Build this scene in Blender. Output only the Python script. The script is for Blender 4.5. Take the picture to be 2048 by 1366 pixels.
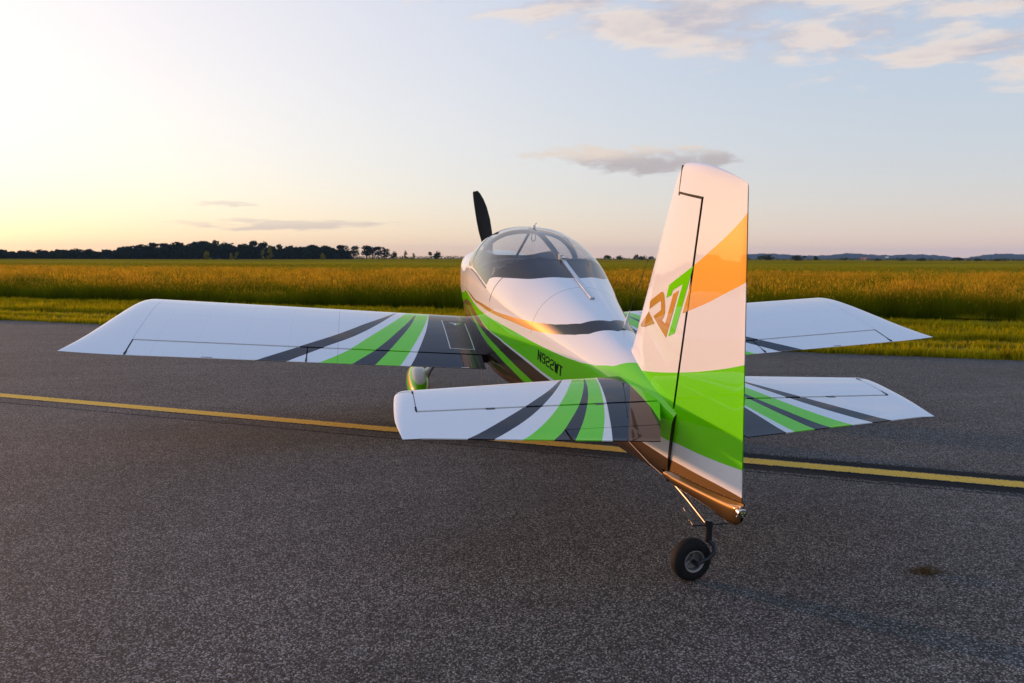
import bpy, bmesh, math, random
import numpy as np
from mathutils import Matrix, Vector

# ------------------------------------------------------------------ reset
for o in list(bpy.data.objects):
    bpy.data.objects.remove(o)
SC = bpy.context.scene
COL = SC.collection
random.seed(7)
rng = np.random.default_rng(7)
R = math.radians

# ------------------------------------------------------------------ camera
CAM_POS = Vector((-1.6126, -7.3200, 1.5481))
YAW, PITCH, ROLL, FPX = 0.211818, -0.116798, 0.002431, 1419.23
fwd = Vector((math.sin(YAW) * math.cos(PITCH), math.cos(YAW) * math.cos(PITCH), math.sin(PITCH)))
rgt = fwd.cross(Vector((0, 0, 1))).normalized()
upv = rgt.cross(fwd)
rgt, upv = rgt * math.cos(ROLL) + upv * math.sin(ROLL), upv * math.cos(ROLL) - rgt * math.sin(ROLL)
cam = bpy.data.cameras.new('camera')
cam_ob = bpy.data.objects.new('camera', cam)
COL.objects.link(cam_ob)
cam_ob.matrix_world = Matrix(((rgt.x, upv.x, -fwd.x, CAM_POS.x), (rgt.y, upv.y, -fwd.y, CAM_POS.y), (rgt.z, upv.z, -fwd.z, CAM_POS.z), (0, 0, 0, 1)))
cam.sensor_width = 36
cam.lens = FPX / 2048 * 36
cam.clip_start, cam.clip_end = 0.05, 30000
cam.dof.use_dof = True
cam.dof.focus_distance = 4.6
cam.dof.aperture_fstop = 5.0
SC.camera = cam_ob
SC.cycles.max_bounces = 8
SC.cycles.diffuse_bounces = 3
SC.cycles.glossy_bounces = 4
SC.cycles.volume_bounces = 0
SC.cycles.transparent_max_bounces = 16
SC.cycles.use_denoising = True

# ------------------------------------------------------------------ sun, sky, exposure
SUN_AZ = R(-47.0)          # measured from +Y towards +X
SUN_EL = R(3.7)
to_sun = Vector((math.sin(SUN_AZ) * math.cos(SUN_EL), math.cos(SUN_AZ) * math.cos(SUN_EL), math.sin(SUN_EL)))
sun = bpy.data.lights.new('sun', 'SUN')
sun.energy = 2.3
sun.angle = R(0.55)
sun.color = (1.0, 0.47, 0.22)
sun_ob = bpy.data.objects.new('sun', sun)
COL.objects.link(sun_ob)
sun_ob.location = to_sun * 60
sun_ob.rotation_euler = to_sun.to_track_quat('Z', 'Y').to_euler()

SC.view_settings.view_transform = 'Standard'
SC.view_settings.look = 'None'
SC.view_settings.exposure = 0.9
SC.view_settings.gamma = 1.0
SC.view_settings.use_curve_mapping = False


class NT:
    """small helper round a node tree"""
    def __init__(self, tree):
        self.t = tree
        self.n = tree.nodes
    def node(self, typ, **kw):
        n = self.n.new(typ)
        for k, v in kw.items():
            setattr(n, k, v)
        return n
    def put(self, sock, v):
        if hasattr(v, 'is_output') or isinstance(v, bpy.types.NodeSocket):
            self.t.links.new(v, sock)
        else:
            sock.default_value = v
    def m(self, op, a, b=0.0, c=0.0, clamp=False):
        n = self.node('ShaderNodeMath', operation=op, use_clamp=clamp)
        self.put(n.inputs[0], a)
        self.put(n.inputs[1], b)
        self.put(n.inputs[2], c)
        return n.outputs[0]
    def mix(self, f, a, b):
        n = self.node('ShaderNodeMix', data_type='RGBA')
        self.put(n.inputs[0], f)
        self.put(n.inputs[6], a)
        self.put(n.inputs[7], b)
        return n.outputs[2]
    def mixf(self, f, a, b):
        n = self.node('ShaderNodeMix', data_type='FLOAT')
        self.put(n.inputs[0], f)
        self.put(n.inputs[2], a)
        self.put(n.inputs[3], b)
        return n.outputs[0]
    def sep(self, v):
        n = self.node('ShaderNodeSeparateXYZ')
        self.put(n.inputs[0], v)
        return n.outputs
    def comb(self, x, y, z):
        n = self.node('ShaderNodeCombineXYZ')
        for i, v in enumerate((x, y, z)):
            self.put(n.inputs[i], v)
        return n.outputs[0]
    def noise(self, vec, scale, detail=2, rough=.5, dist=0.0, dim='3D'):
        n = self.node('ShaderNodeTexNoise', noise_dimensions=dim)
        self.put(n.inputs['Vector'], vec)
        n.inputs['Scale'].default_value = scale
        n.inputs['Detail'].default_value = detail
        n.inputs['Roughness'].default_value = rough
        n.inputs['Distortion'].default_value = dist
        return n.outputs
    def smooth(self, v, lo, hi):
        n = self.node('ShaderNodeMapRange', interpolation_type='SMOOTHSTEP')
        self.put(n.inputs[0], v)
        self.put(n.inputs[1], lo)
        self.put(n.inputs[2], hi)
        return n.outputs[0]
    def mapr(self, v, a, b, c, d):
        n = self.node('ShaderNodeMapRange')
        for i, x in enumerate((v, a, b, c, d)):
            self.put(n.inputs[i], x)
        return n.outputs[0]
    def curve(self, x, pts):
        """piecewise curve y(x) through pts (monotone cubic), extended flat"""
        pts = sorted(pts)
        f = pchip([p[0] for p in pts], [p[1] for p in pts])
        x0, x1 = pts[0][0], pts[-1][0]
        xs = np.linspace(x0, x1, 28)
        ys = np.array([f(v) for v in xs])
        y0, y1 = float(ys.min()), float(ys.max())
        if y1 - y0 < 1e-6:
            return self.m('ADD', y0, 0.0)
        n = self.node('ShaderNodeFloatCurve')
        c = n.mapping.curves[0]
        while len(c.points) < len(xs):
            c.points.new(.5, .5)
        for p, a, b in zip(c.points, (xs - x0) / (x1 - x0), (ys - y0) / (y1 - y0)):
            p.location = (a, b)
            p.handle_type = 'VECTOR'
        n.mapping.update()
        self.put(n.inputs['Value'], self.mapr(x, x0, x1, 0.0, 1.0))
        return self.m('MULTIPLY_ADD', n.outputs[0], y1 - y0, y0)
    def band(self, v, lo, hi):
        return self.m('MULTIPLY', self.m('GREATER_THAN', v, lo), self.m('LESS_THAN', v, hi))


def pchip(xs, ys):
    xs = np.array(xs, float)
    ys = np.array(ys, float)
    h = np.diff(xs)
    dl = np.diff(ys) / h
    m = np.zeros(len(xs))
    m[0], m[-1] = dl[0], dl[-1]
    for i in range(1, len(xs) - 1):
        if dl[i - 1] * dl[i] > 0:
            w1, w2 = 2 * h[i] + h[i - 1], h[i] + 2 * h[i - 1]
            m[i] = (w1 + w2) / (w1 / dl[i - 1] + w2 / dl[i])
    def f(x):
        x = min(max(x, xs[0]), xs[-1])
        i = min(max(int(np.searchsorted(xs, x)) - 1, 0), len(xs) - 2)
        t = (x - xs[i]) / h[i]
        t2, t3 = t * t, t * t * t
        return float((2 * t3 - 3 * t2 + 1) * ys[i] + (t3 - 2 * t2 + t) * h[i] * m[i] + (-2 * t3 + 3 * t2) * ys[i + 1] + (t3 - t2) * h[i] * m[i + 1])
    return f


def build_world():
    w = bpy.data.worlds.new('World')
    SC.world = w
    w.use_nodes = True
    t = w.node_tree
    t.nodes.clear()
    k = NT(t)
    tc = k.node('ShaderNodeTexCoord').outputs['Generated']
    sky = k.node('ShaderNodeTexSky', sky_type='NISHITA')
    sky.sun_disc = False
    sky.sun_elevation = SUN_EL
    sky.sun_rotation = SUN_AZ
    sky.altitude = 200
    sky.air_density = SKY['air']
    sky.dust_density = SKY['dust']
    sky.ozone_density = SKY['ozone']
    x, y, z = k.sep(tc)
    zc = k.m('MAXIMUM', z, 0.0)
    az = k.m('MULTIPLY', k.m('ARCTAN2', x, y), 57.29578)
    el = k.m('MULTIPLY', k.m('ARCSINE', zc), 57.29578)
    # thin veil of high haze, brighter towards the sun and paler near the horizon
    dt = k.node('ShaderNodeVectorMath', operation='DOT_PRODUCT')
    k.put(dt.inputs[0], tc)
    dt.inputs[1].default_value = to_sun
    g = k.m('POWER', k.m('MULTIPLY_ADD', dt.outputs['Value'], .5, .5), 4.0)
    h = k.m('POWER', 2.71828, k.m('MULTIPLY', el, -1 / 6.0))
    hg = k.m('MULTIPLY', h, g)
    chan = []
    for i in range(3):
        c0, c1, c2, c3 = SKY['veil'][i]
        vv = k.m('MULTIPLY_ADD', g, c1, k.mapr(el, 10.0, 60.0, c0, c0 * (.38, .70, 1.28)[i]))
        vv = k.m('MULTIPLY_ADD', h, c2, vv)
        vv = k.m('MULTIPLY_ADD', hg, c3, vv)
        chan.append(vv)
    sr = k.node('ShaderNodeSeparateColor')
    k.put(sr.inputs[0], sky.outputs[0])
    cc = k.node('ShaderNodeCombineColor')
    for i in range(3):
        k.put(cc.inputs[i], k.m('MAXIMUM', k.m('ADD', sr.outputs[i], chan[i]), 0.05))
    base = cc.outputs[0]
    # ---- clouds: a broken layer seen in perspective + three low banks
    pz = k.m('ADD', zc, 0.15)
    u = k.m('DIVIDE', x, pz)
    v = k.m('DIVIDE', y, pz)
    def layer(du, dv):
        p = k.comb(k.m('ADD', u, du), k.m('ADD', v, dv), 0.0)
        big = k.noise(p, 0.55, 2, .5)[0]
        rot = k.node('ShaderNodeVectorRotate', rotation_type='Z_AXIS')
        k.put(rot.inputs['Vector'], p)
        rot.inputs['Angle'].default_value = R(35)
        st = k.node('ShaderNodeVectorMath', operation='MULTIPLY')
        k.put(st.inputs[0], rot.outputs[0])
        st.inputs[1].default_value = (1.15, 1.7, 1)
        fine = k.noise(st.outputs[0], SKY['cscale'], 6, .60, .25)[0]
        return k.m('ADD', k.m('MULTIPLY', fine, .62), k.m('MULTIPLY', big, .38))
    side = k.smooth(k.m('ADD', el, k.m('MULTIPLY', k.m('MINIMUM', az, 60.0), 0.21)), 18.0, 22.0)
    d0 = layer(0.0, 0.0)
    d1 = layer(math.sin(SUN_AZ) * .16, math.cos(SUN_AZ) * .16)
    thr = k.mapr(side, 0.0, 1.0, SKY['thr'][0], SKY['thr'][1])
    thr = k.m('MULTIPLY_ADD', k.smooth(el, 21.0, 34.0), .075, thr)
    cov = k.m('MULTIPLY', k.smooth(d0, thr, k.m('ADD', thr, .15)), k.smooth(side, 0.0, .2))
    lit = k.smooth(k.m('SUBTRACT', d0, d1), -.07, .06)
    ccol = k.mix(lit, SKY['cl_dark'], SKY['cl_lit'])
    thick = k.smooth(d0, k.m('ADD', thr, .06), k.m('ADD', thr, .24))
    ccol = k.mix(k.m('MULTIPLY', thick, .6), ccol, SKY['cl_dark'])
    col = k.mix(k.m('MULTIPLY', cov, .85), base, ccol)
    # low banks: (azimuth, elevation, half-width, half-height, tilt, strength)
    for i, (a0, e0, ha, he, tl, s, dark, lite) in enumerate(SKY['banks']):
        da = k.m('SUBTRACT', az, a0)
        de = k.m('SUBTRACT', k.m('SUBTRACT', el, e0), k.m('MULTIPLY', da, tl))
        q = k.comb(k.m('MULTIPLY', da, 1 / ha * 2.2), k.m('MULTIPLY', de, 1.6 / he * .6), i * 7.3)
        nz = k.noise(q, 1.15, 6, .6, .3)[0]
        r2 = k.m('ADD', k.m('POWER', k.m('ABSOLUTE', k.m('DIVIDE', da, ha)), 2.0), k.m('POWER', k.m('ABSOLUTE', k.m('DIVIDE', de, he)), 2.0))
        dens = k.m('ADD', k.m('SUBTRACT', .8, r2), k.m('MULTIPLY', k.m('SUBTRACT', nz, .50), 3.4))
        mk = k.m('MULTIPLY', k.smooth(dens, 0.0, .75), s)
        up = k.smooth(k.m('ADD', k.m('DIVIDE', de, he), k.m('SUBTRACT', k.m('MULTIPLY', nz, 1.2), k.m('MULTIPLY', k.m('DIVIDE', da, ha), .55))), .35, 1.25)
        col = k.mix(mk, col, k.mix(up, dark, lite))
    bg = k.node('ShaderNodeBackground')
    k.put(bg.inputs['Color'], col)
    bg.inputs['Strength'].default_value = SKY['strength']
    w.cycles.sampling_method = 'MANUAL'
    w.cycles.sample_map_resolution = 512
    out = k.node('ShaderNodeOutputWorld')
    t.links.new(bg.outputs[0], out.inputs[0])

SKY = dict(air=1.0, dust=1.0, ozone=3.5, strength=.08, thr=(.54, .425), cscale=2.7,
           veil=[(2.9, 4.4, 2.3, -3.6), (3.3, 2.4, .4, -2.2), (3.6, .5, -.4, -1.6)],
           cl_dark=(3.7, 3.5, 3.9, 1), cl_lit=(6.2, 5.2, 4.5, 1),
           banks=[(22.0, 7.6, 9.6, 1.4, -.02, .9, (3.4, 3.05, 3.1, 1), (5.4, 4.6, 4.0, 1)),
                  (-5.6, 2.45, 9.0, .62, .012, .62, (4.3, 3.65, 3.4, 1), (5.2, 4.4, 3.8, 1)),
                  (-9.7, 3.95, 3.0, .26, 0.0, .45, (4.6, 4.0, 3.6, 1), (5.2, 4.5, 4.0, 1))])
build_world()

# ------------------------------------------------------------------ object helpers
def mesh_obj(name, verts, faces, mat, parent=None, smooth=True, sharp=None, uvs=None):
    me = bpy.data.meshes.new(name)
    me.from_pydata([tuple(map(float, v)) for v in verts], [], faces)
    if smooth:
        me.polygons.foreach_set('use_smooth', [True] * len(me.polygons))
        if sharp:
            me.set_sharp_from_angle(angle=R(sharp))
    if uvs is not None:
        uv = me.uv_layers.new(name='paint')
        vi = np.empty(len(me.loops), int)
        me.loops.foreach_get('vertex_index', vi)
        uv.data.foreach_set('uv', np.array(uvs, float)[vi].ravel())
    me.update()
    if mat is not None:
        me.materials.append(mat)
    o = bpy.data.objects.new(name, me)
    COL.objects.link(o)
    if parent is not None:
        o.parent = parent
    return o


class MB:
    """collects pieces into one mesh"""
    def __init__(self):
        self.v, self.f, self.uv = [], [], []
    def add(self, v, f, uv=None):
        b = len(self.v)
        self.v += [tuple(p) for p in v]
        self.f += [tuple(i + b for i in q) for q in f]
        self.uv += uv if uv else [(0, 0)] * len(v)
        return self
    def grid(self, rows, closed=False, flip=False, uv=None):
        n, m = len(rows), len(rows[0])
        v = [p for r in rows for p in r]
        f = []
        for i in range(n - 1):
            for j in range(m if closed else m - 1):
                q = (i * m + j, i * m + (j + 1) % m, (i + 1) * m + (j + 1) % m, (i + 1) * m + j)
                f.append(q[::-1] if flip else q)
        return self.add(v, f, [p for r in uv for p in r] if uv else None)
    def cap(self, loop, flip=False):
        q = list(range(len(loop)))
        return self.add(loop, [q[::-1] if flip else q])
    def box(self, c, s, M=None):
        x, y, z = [k / 2 for k in s]
        v = [Vector((a * x, b * y, d * z)) for a in (-1, 1) for b in (-1, 1) for d in (-1, 1)]
        v = [(M @ p if M else p) + Vector(c) for p in v]
        return self.add(v, [(0, 1, 3, 2), (4, 6, 7, 5), (0, 4, 5, 1), (2, 3, 7, 6), (0, 2, 6, 4), (1, 5, 7, 3)])
    def tube(self, pts, rad, n=10, caps=True):
        pts = [Vector(p) for p in pts]
        rads = rad if isinstance(rad, (list, tuple)) else [rad] * len(pts)
        rows = []
        ref = Vector((0, 0, 1))
        for i, p in enumerate(pts):
            t = (pts[min(i + 1, len(pts) - 1)] - pts[max(i - 1, 0)]).normalized()
            a = t.cross(ref)
            if a.length < .05:
                a = t.cross(Vector((1, 0, 0)))
            a.normalize()
            b = t.cross(a)
            rows.append([p + (a * math.cos(k * 2 * math.pi / n) + b * math.sin(k * 2 * math.pi / n)) * rads[i] for k in range(n)])
        self.grid(rows, closed=True)
        if caps:
            self.cap(rows[0])
            self.cap(rows[-1], True)
        return self
    def lathe(self, prof, axis_pt, axis, n=32, closed=False):
        ax = Vector(axis).normalized()
        e1 = ax.cross(Vector((0, 0, 1)))
        if e1.length < .05:
            e1 = ax.cross(Vector((1, 0, 0)))
        e1.normalize()
        e2 = ax.cross(e1)
        rows = [[Vector(axis_pt) + ax * h + (e1 * math.cos(k * 2 * math.pi / n) + e2 * math.sin(k * 2 * math.pi / n)) * r for k in range(n)] for r, h in prof]
        if closed:
            rows.append(rows[0])
        return self.grid(rows, closed=True)
    def build(self, name, mat, parent=None, smooth=True, sharp=40, uv=False):
        return mesh_obj(name, self.v, self.f, mat, parent, smooth, sharp, self.uv if uv else None)


def tag(o, label, cat=None, group=None, kind=None):
    o['label'] = label
    if cat:
        o['category'] = cat
    if group:
        o['group'] = group
    if kind:
        o['kind'] = kind
    return o


def material(name):
    m = bpy.data.materials.new(name)
    m.use_nodes = True
    m.node_tree.nodes.clear()
    k = NT(m.node_tree)
    out = k.node('ShaderNodeOutputMaterial')
    return m, k, out


def simple(name, col, rough=.5, metal=0.0, coat=0.0, bump=None, spec=.5, vary=.08):
    m, k, out = material(name)
    b = k.node('ShaderNodeBsdfPrincipled')
    tc = k.node('ShaderNodeTexCoord').outputs['Object']
    n = k.noise(tc, 9.0, 4)[0]
    dark = tuple(c * (1 - vary) for c in col) + (1,)
    lite = tuple(min(1, c * (1 + vary)) for c in col) + (1,)
    k.put(b.inputs['Base Color'], k.mix(n, dark, lite))
    k.put(b.inputs['Roughness'], k.mapr(n, 0.3, 0.7, rough * .9, min(1, rough * 1.1)))
    b.inputs['Metallic'].default_value = metal
    b.inputs['Coat Weight'].default_value = coat
    b.inputs['Coat Roughness'].default_value = .03
    b.inputs['Specular IOR Level'].default_value = spec
    if bump:
        bn = k.node('ShaderNodeBump')
        bn.inputs['Strength'].default_value = bump[1]
        bn.inputs['Distance'].default_value = bump[2]
        k.put(bn.inputs['Height'], k.noise(tc, bump[0], 4)[0])
        k.put(b.inputs['Normal'], bn.outputs[0])
    m.node_tree.links.new(b.outputs[0], out.inputs[0])
    return m


# ------------------------------------------------------------------ paint: white, lime green, bronze metallic under clear coat
WHITE = (.74, .745, .76, 1)
GREEN = (.15, .65, .003, 1)  # red raised to push the lime toward its yellow under low sun
CHARCOAL = (.006, .006, .012, 1)  # bronze darkened to its look without direct sun; GOLD carries its sunlit tone
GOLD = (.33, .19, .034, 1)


def livery(name, masks, wave=.5, seams=None):
    """masks(k) -> (green mask, bronze mask); seams(k) -> mask of dark panel joints"""
    m, k, out = material(name)
    g, br, tone = masks(k)
    b = k.node('ShaderNodeBsdfPrincipled')
    tc = k.node('ShaderNodeTexCoord').outputs['Object']
    col = k.mix(g, WHITE, GREEN)
    fl = k.noise(tc, 900.0, 1)[0]
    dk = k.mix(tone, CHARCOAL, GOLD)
    flake = k.node('ShaderNodeMix', data_type='RGBA', blend_type='MULTIPLY')
    flake.inputs[0].default_value = 1.0
    k.put(flake.inputs[6], dk)
    k.put(flake.inputs[7], k.mix(fl, (.7, .7, .7, 1), (1.3, 1.3, 1.3, 1)))
    col = k.mix(br, col, flake.outputs[2])
    if seams:
        col = k.mix(k.m('MULTIPLY', seams(k), .8), col, (.02, .02, .02, 1))
    k.put(b.inputs['Base Color'], col)
    k.put(b.inputs['Metallic'], k.m('MULTIPLY', br, k.curve(tone, [(0.0, 0.0), (.15, .85), (.4, .85), (1.0, .25)])))
    k.put(b.inputs['Roughness'], k.mixf(br, .5, .46))
    b.inputs['Coat Weight'].default_value = .95
    b.inputs['Coat Roughness'].default_value = .025
    b.inputs['Coat IOR'].default_value = 1.5
    b.inputs['Specular IOR Level'].default_value = 0.0
    bn = k.node('ShaderNodeBump')
    bn.inputs['Strength'].default_value = wave
    bn.inputs['Distance'].default_value = .004
    k.put(bn.inputs['Height'], k.noise(tc, 3.2, 2, .45)[0])
    k.put(b.inputs['Coat Normal'], bn.outputs[0])
    m.node_tree.links.new(b.outputs[0], out.inputs[0])
    return m


def airframe(k):
    """a (aft), |y|, z of the airframe from object coordinates"""
    x, y, z = k.sep(k.node('ShaderNodeTexCoord').outputs['Object'])
    return k.m('MULTIPLY', y, -1.0), k.m('ABSOLUTE', x), z


WING_ST = dict(
    A_out=[(1.48, 2.44), (1.187, 2.092), (.898, 1.78), (.638, 1.561), (.425, 1.389), (.2, 1.26), (0, 1.19)],
    A_in=[(1.48, 2.205), (1.176, 1.89), (.961, 1.673), (.746, 1.515), (.458, 1.355), (.2, 1.25), (0, 1.19)],
    B_out=[(1.48, 1.955), (1.302, 1.776), (1.202, 1.693), (1.0, 1.566), (.77, 1.425), (.508, 1.285), (.318, 1.203), (0, 1.12)],
    B_in=[(1.48, 1.692), (1.374, 1.612), (1.23, 1.505), (1.033, 1.391), (.792, 1.277), (.579, 1.184), (.367, 1.11), (.2, 1.065), (0, 1.04)],
    C_out=[(1.48, 1.506), (1.359, 1.445), (1.188, 1.365), (.978, 1.279), (.763, 1.196), (.536, 1.127), (.309, 1.081), (.15, 1.063), (0, 1.045)],
    C_in=[(1.48, 1.301), (1.342, 1.245), (1.15, 1.178), (.93, 1.107), (.691, 1.039), (.431, .98), (.2, .945), (0, .925)],
    D=[(1.48, 1.218), (1.371, 1.178), (1.203, 1.129), (.981, 1.071), (.709, 1.011), (.38, .961), (0, .92)])
HS_ST = dict(
    A_out=[(4.2, 1.31), (4.094, 1.166), (4.017, 1.063), (3.917, .948), (3.798, .821), (3.695, .722), (3.566, .611), (3.431, .525), (3.30, .453)],
    A_in=[(4.2, 1.14), (4.112, 1.039), (4.03, .942), (3.942, .846), (3.83, .747), (3.719, .667), (3.611, .599), (3.464, .522), (3.30, .453)],
    B_out=[(4.2, .98), (4.122, .894), (4.056, .823), (3.967, .745), (3.855, .664), (3.71, .579), (3.556, .503), (3.38, .43), (3.25, .385)],
    B_in=[(4.2, .80), (4.138, .745), (4.058, .676), (3.938, .599), (3.803, .521), (3.647, .45), (3.496, .395), (3.33, .345)],
    C_out=[(4.2, .668), (4.153, .643), (4.054, .589), (3.945, .534), (3.824, .482), (3.669, .425), (3.546, .390), (3.33, .345)],
    C_in=[(4.2, .527), (4.162, .511), (4.053, .466), (3.926, .419), (3.784, .376), (3.638, .339), (3.481, .306), (3.25, .265)],
    D=[(4.2, .470), (4.057, .428), (3.929, .395), (3.768, .355), (3.619, .324), (3.455, .293), (3.25, .255)])


def striped(tab, root=None):
    def f(k):
        a, y, z = airframe(k)
        c = {n: k.curve(a, p) for n, p in tab.items()}
        g = k.m('ADD', k.band(y, c['B_in'], c['B_out']), k.band(y, c['C_in'], c['C_out']))
        br = k.m('ADD', k.band(y, c['A_in'], c['A_out']), k.band(y, c['C_out'], c['B_in']))
        inner = k.m('LESS_THAN', y, c['D'])
        if root:
            rt = k.m('LESS_THAN', y, k.curve(a, root))
            g = k.m('ADD', g, rt)
            inner = k.m('SUBTRACT', inner, rt)
        return g, k.m('ADD', br, inner, clamp=True), 0.0
    return f


def wing_seams(k):
    a, y, z = airframe(k)
    def ln(v, c, w):
        return k.m('LESS_THAN', k.m('ABSOLUTE', k.m('SUBTRACT', v, c)), w)
    m = k.m('MULTIPLY', ln(y, 1.80, .0026), .45)
    m = k.m('ADD', m, k.m('MULTIPLY', ln(a, .36, .004), .26))
    dots = k.m('LESS_THAN', k.m('FRACT', k.m('MULTIPLY', y, 26.0)), .35)
    m = k.m('ADD', m, k.m('MULTIPLY', k.m('MULTIPLY', ln(a, .66, .004), dots), .28))
    dots2 = k.m('LESS_THAN', k.m('FRACT', k.m('MULTIPLY', a, 26.0)), .4)
    for yy in (.95, 1.25, 1.55, 2.2, 2.55, 2.9, 3.2):
        m = k.m('ADD', m, k.m('MULTIPLY', k.m('MULTIPLY', ln(y, yy, .0025), dots2), .20))
    return k.m('MINIMUM', m, .6)


MAT_WING = livery('paint_wing', striped(WING_ST), seams=wing_seams, wave=.9)
MAT_TAIL = livery('paint_stabilizer', striped(HS_ST, [(3.2, .118), (3.45, .140), (3.83, .138), (4.0, .150), (4.2, .165)]))
MAT_WHITE = livery('paint_white', lambda k: (0.0, 0.0, 0.0))
MAT_BRONZE = livery('paint_bronze', lambda k: (0.0, 1.0, .36))
MAT_GOLD = livery('paint_gold', lambda k: (0.0, 1.0, 1.0))
MAT_GREEN = livery('paint_green', lambda k: (1.0, 0.0, 0.0))

FU = dict(
    gold_top=[(-.24, .527), (.236, .504), (.6, .503), (1.0, .53), (1.241, .55), (1.483, .57), (1.711, .597), (1.939, .627), (2.14, .66), (2.314, .697), (2.475, .743), (2.596, .797), (2.69, .853), (2.757, .917), (2.785, 1.02)],
    gold_bot=[(-.24, .527), (.2, .500), (.504, .49), (1.014, .517), (1.295, .537), (1.55, .56), (1.764, .58), (1.952, .597), (2.126, .613), (2.274, .637), (2.421, .667), (2.529, .697), (2.797, .807), (2.90, .90), (2.95, 1.02)],
    green_top=[(-1.4, .40), (-.716, .46), (-.166, .5), (.236, .487), (.517, .48), (.839, .487), (1.161, .503), (1.429, .523), (1.724, .54), (1.952, .55), (2.18, .56), (2.395, .575), (2.69, .607), (2.877, .64), (3.065, .693), (3.3, .82), (3.45, 1.05)],
    green_bot=[(-1.4, .34), (-.381, .43), (.075, .453), (.357, .46), (.571, .457), (.933, .453), (1.241, .453), (1.55, .463), (1.831, .457), (2.18, .443), (2.462, .423), (2.8, .42), (3.2, .445), (3.776, .523), (3.95, .56)],
    white_bot=[(-1.4, .34), (-.381, .43), (.075, .453), (.357, .46), (.571, .457), (.933, .452), (1.241, .450), (1.55, .456), (1.831, .446), (2.18, .428), (2.462, .407), (3.0, .385), (3.695, .36), (3.95, .35)],
    thin_top=[(-.3, .418), (.3, .425), (.584, .417), (1.0, .42), (1.295, .42), (1.563, .41), (1.778, .393), (1.966, .37), (2.14, .35), (2.5, .29), (2.7, .25)],
    thin_bot=[(-.3, .418), (.3, .418), (.584, .407), (.879, .397), (1.161, .393), (1.429, .383), (1.671, .363), (1.845, .343), (1.979, .32), (2.3, .27), (2.7, .25)],
    skirt=[(.63, 1.05), (.683, 1.241), (.733, 1.483), (.817, 1.764), (.9, 1.88), (.977, 1.952), (1.0, 1.955)],
    seam1=[(.5, 1.24), (.59, 1.295), (.65, 1.349), (.73, 1.429), (.82, 1.50), (.90, 1.585), (.977, 1.63), (1.0, 1.635)])


def fus_uv(k):
    n = k.node('ShaderNodeUVMap', uv_map='paint')
    return k.sep(n.outputs[0])


def fus_masks(k):
    a, s, _ = fus_uv(k)
    c = {n: k.curve(s if n in ('skirt', 'seam1') else a, p) for n, p in FU.items()}
    g = k.m('ADD', k.band(s, c['green_bot'], c['green_top']), k.band(s, c['thin_bot'], c['thin_top']), clamp=True)
    gold = k.band(s, c['gold_bot'], c['gold_top'])
    low = k.m('LESS_THAN', s, c['white_bot'])
    low = k.m('MULTIPLY', low, k.m('SUBTRACT', 1.0, k.band(s, c['thin_bot'], c['thin_top'])))
    sk = k.m('MULTIPLY', k.m('MULTIPLY', k.m('LESS_THAN', a, c['skirt']), k.m('GREATER_THAN', s, .64)), k.m('GREATER_THAN', a, .9))
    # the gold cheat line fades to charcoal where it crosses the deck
    tone = k.m('ADD', k.m('MULTIPLY', gold, k.smooth(s, .74, .62)), k.m('MULTIPLY', low, .17))  # belly tone lowered to paint in the shade by the wing root
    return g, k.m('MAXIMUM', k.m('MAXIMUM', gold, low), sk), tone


def fus_seams(k):
    a, s, _ = fus_uv(k)
    s1 = k.curve(s, FU['seam1'])
    m1 = k.m('MULTIPLY', k.m('LESS_THAN', k.m('ABSOLUTE', k.m('SUBTRACT', a, s1)), .0075), k.m('GREATER_THAN', s, .585))
    m2 = k.m('MULTIPLY', k.m('LESS_THAN', k.m('ABSOLUTE', k.m('SUBTRACT', a, 2.145)), .0035), k.m('GREATER_THAN', s, .60))
    m3 = k.m('MULTIPLY', k.m('LESS_THAN', k.m('ABSOLUTE', k.m('SUBTRACT', a, 1.30)), .003), k.band(s, .45, .59))
    m4 = k.m('LESS_THAN', k.m('ABSOLUTE', k.m('SUBTRACT', a, -.62)), .002)
    return k.m('ADD', k.m('ADD', m1, k.m('MULTIPLY', k.m('ADD', m2, m3), .6)), m4, clamp=True)


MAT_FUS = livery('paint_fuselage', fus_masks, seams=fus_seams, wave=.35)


def fin_masks(k):
    a, y, z = airframe(k)
    gt = k.curve(a, [(3.0, .56), (3.30, .671), (3.573, .752), (3.91, .867), (4.102, .941), (4.293, 1.023), (4.429, 1.089), (4.6, 1.17)])
    gb = k.curve(a, [(3.0, .36), (3.5, .40), (3.809, .467), (3.938, .497), (4.193, .545), (4.372, .585), (4.532, .627), (4.6, .645)])
    wb = k.curve(a, [(3.5, .30), (3.943, .397), (4.217, .444), (4.398, .477), (4.555, .503), (4.7, .53)])
    gu = k.curve(a, [(3.9, 1.41), (3.955, 1.45), (4.03, 1.51), (4.131, 1.592), (4.223, 1.677), (4.288, 1.748), (4.4, 1.87)])
    gl = k.curve(a, [(3.9, 1.18), (3.969, 1.218), (4.084, 1.28), (4.19, 1.345), (4.289, 1.405), (4.361, 1.45), (4.5, 1.54)])
    gold = k.m('MULTIPLY', k.band(z, gl, gu), k.m('GREATER_THAN', a, 3.922))
    lowm = k.m('LESS_THAN', z, wb)
    return k.band(z, gb, gt), k.m('ADD', gold, lowm, clamp=True), k.m('MULTIPLY_ADD', lowm, .30, gold)


MAT_FIN = livery('paint_fin', fin_masks, wave=.25)


def pant_masks(k):
    a, y, z = airframe(k)
    zz = k.m('ADD', z, k.m('MULTIPLY', a, .16))
    gold = k.band(zz, -.520, -.475)
    low = k.m('LESS_THAN', zz, -.60)
    g = k.m('ADD', k.band(zz, -.475, -.445), k.band(zz, -.60, -.520))
    return g, k.m('ADD', gold, low, clamp=True), k.m('MULTIPLY_ADD', low, .3, gold)


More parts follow.
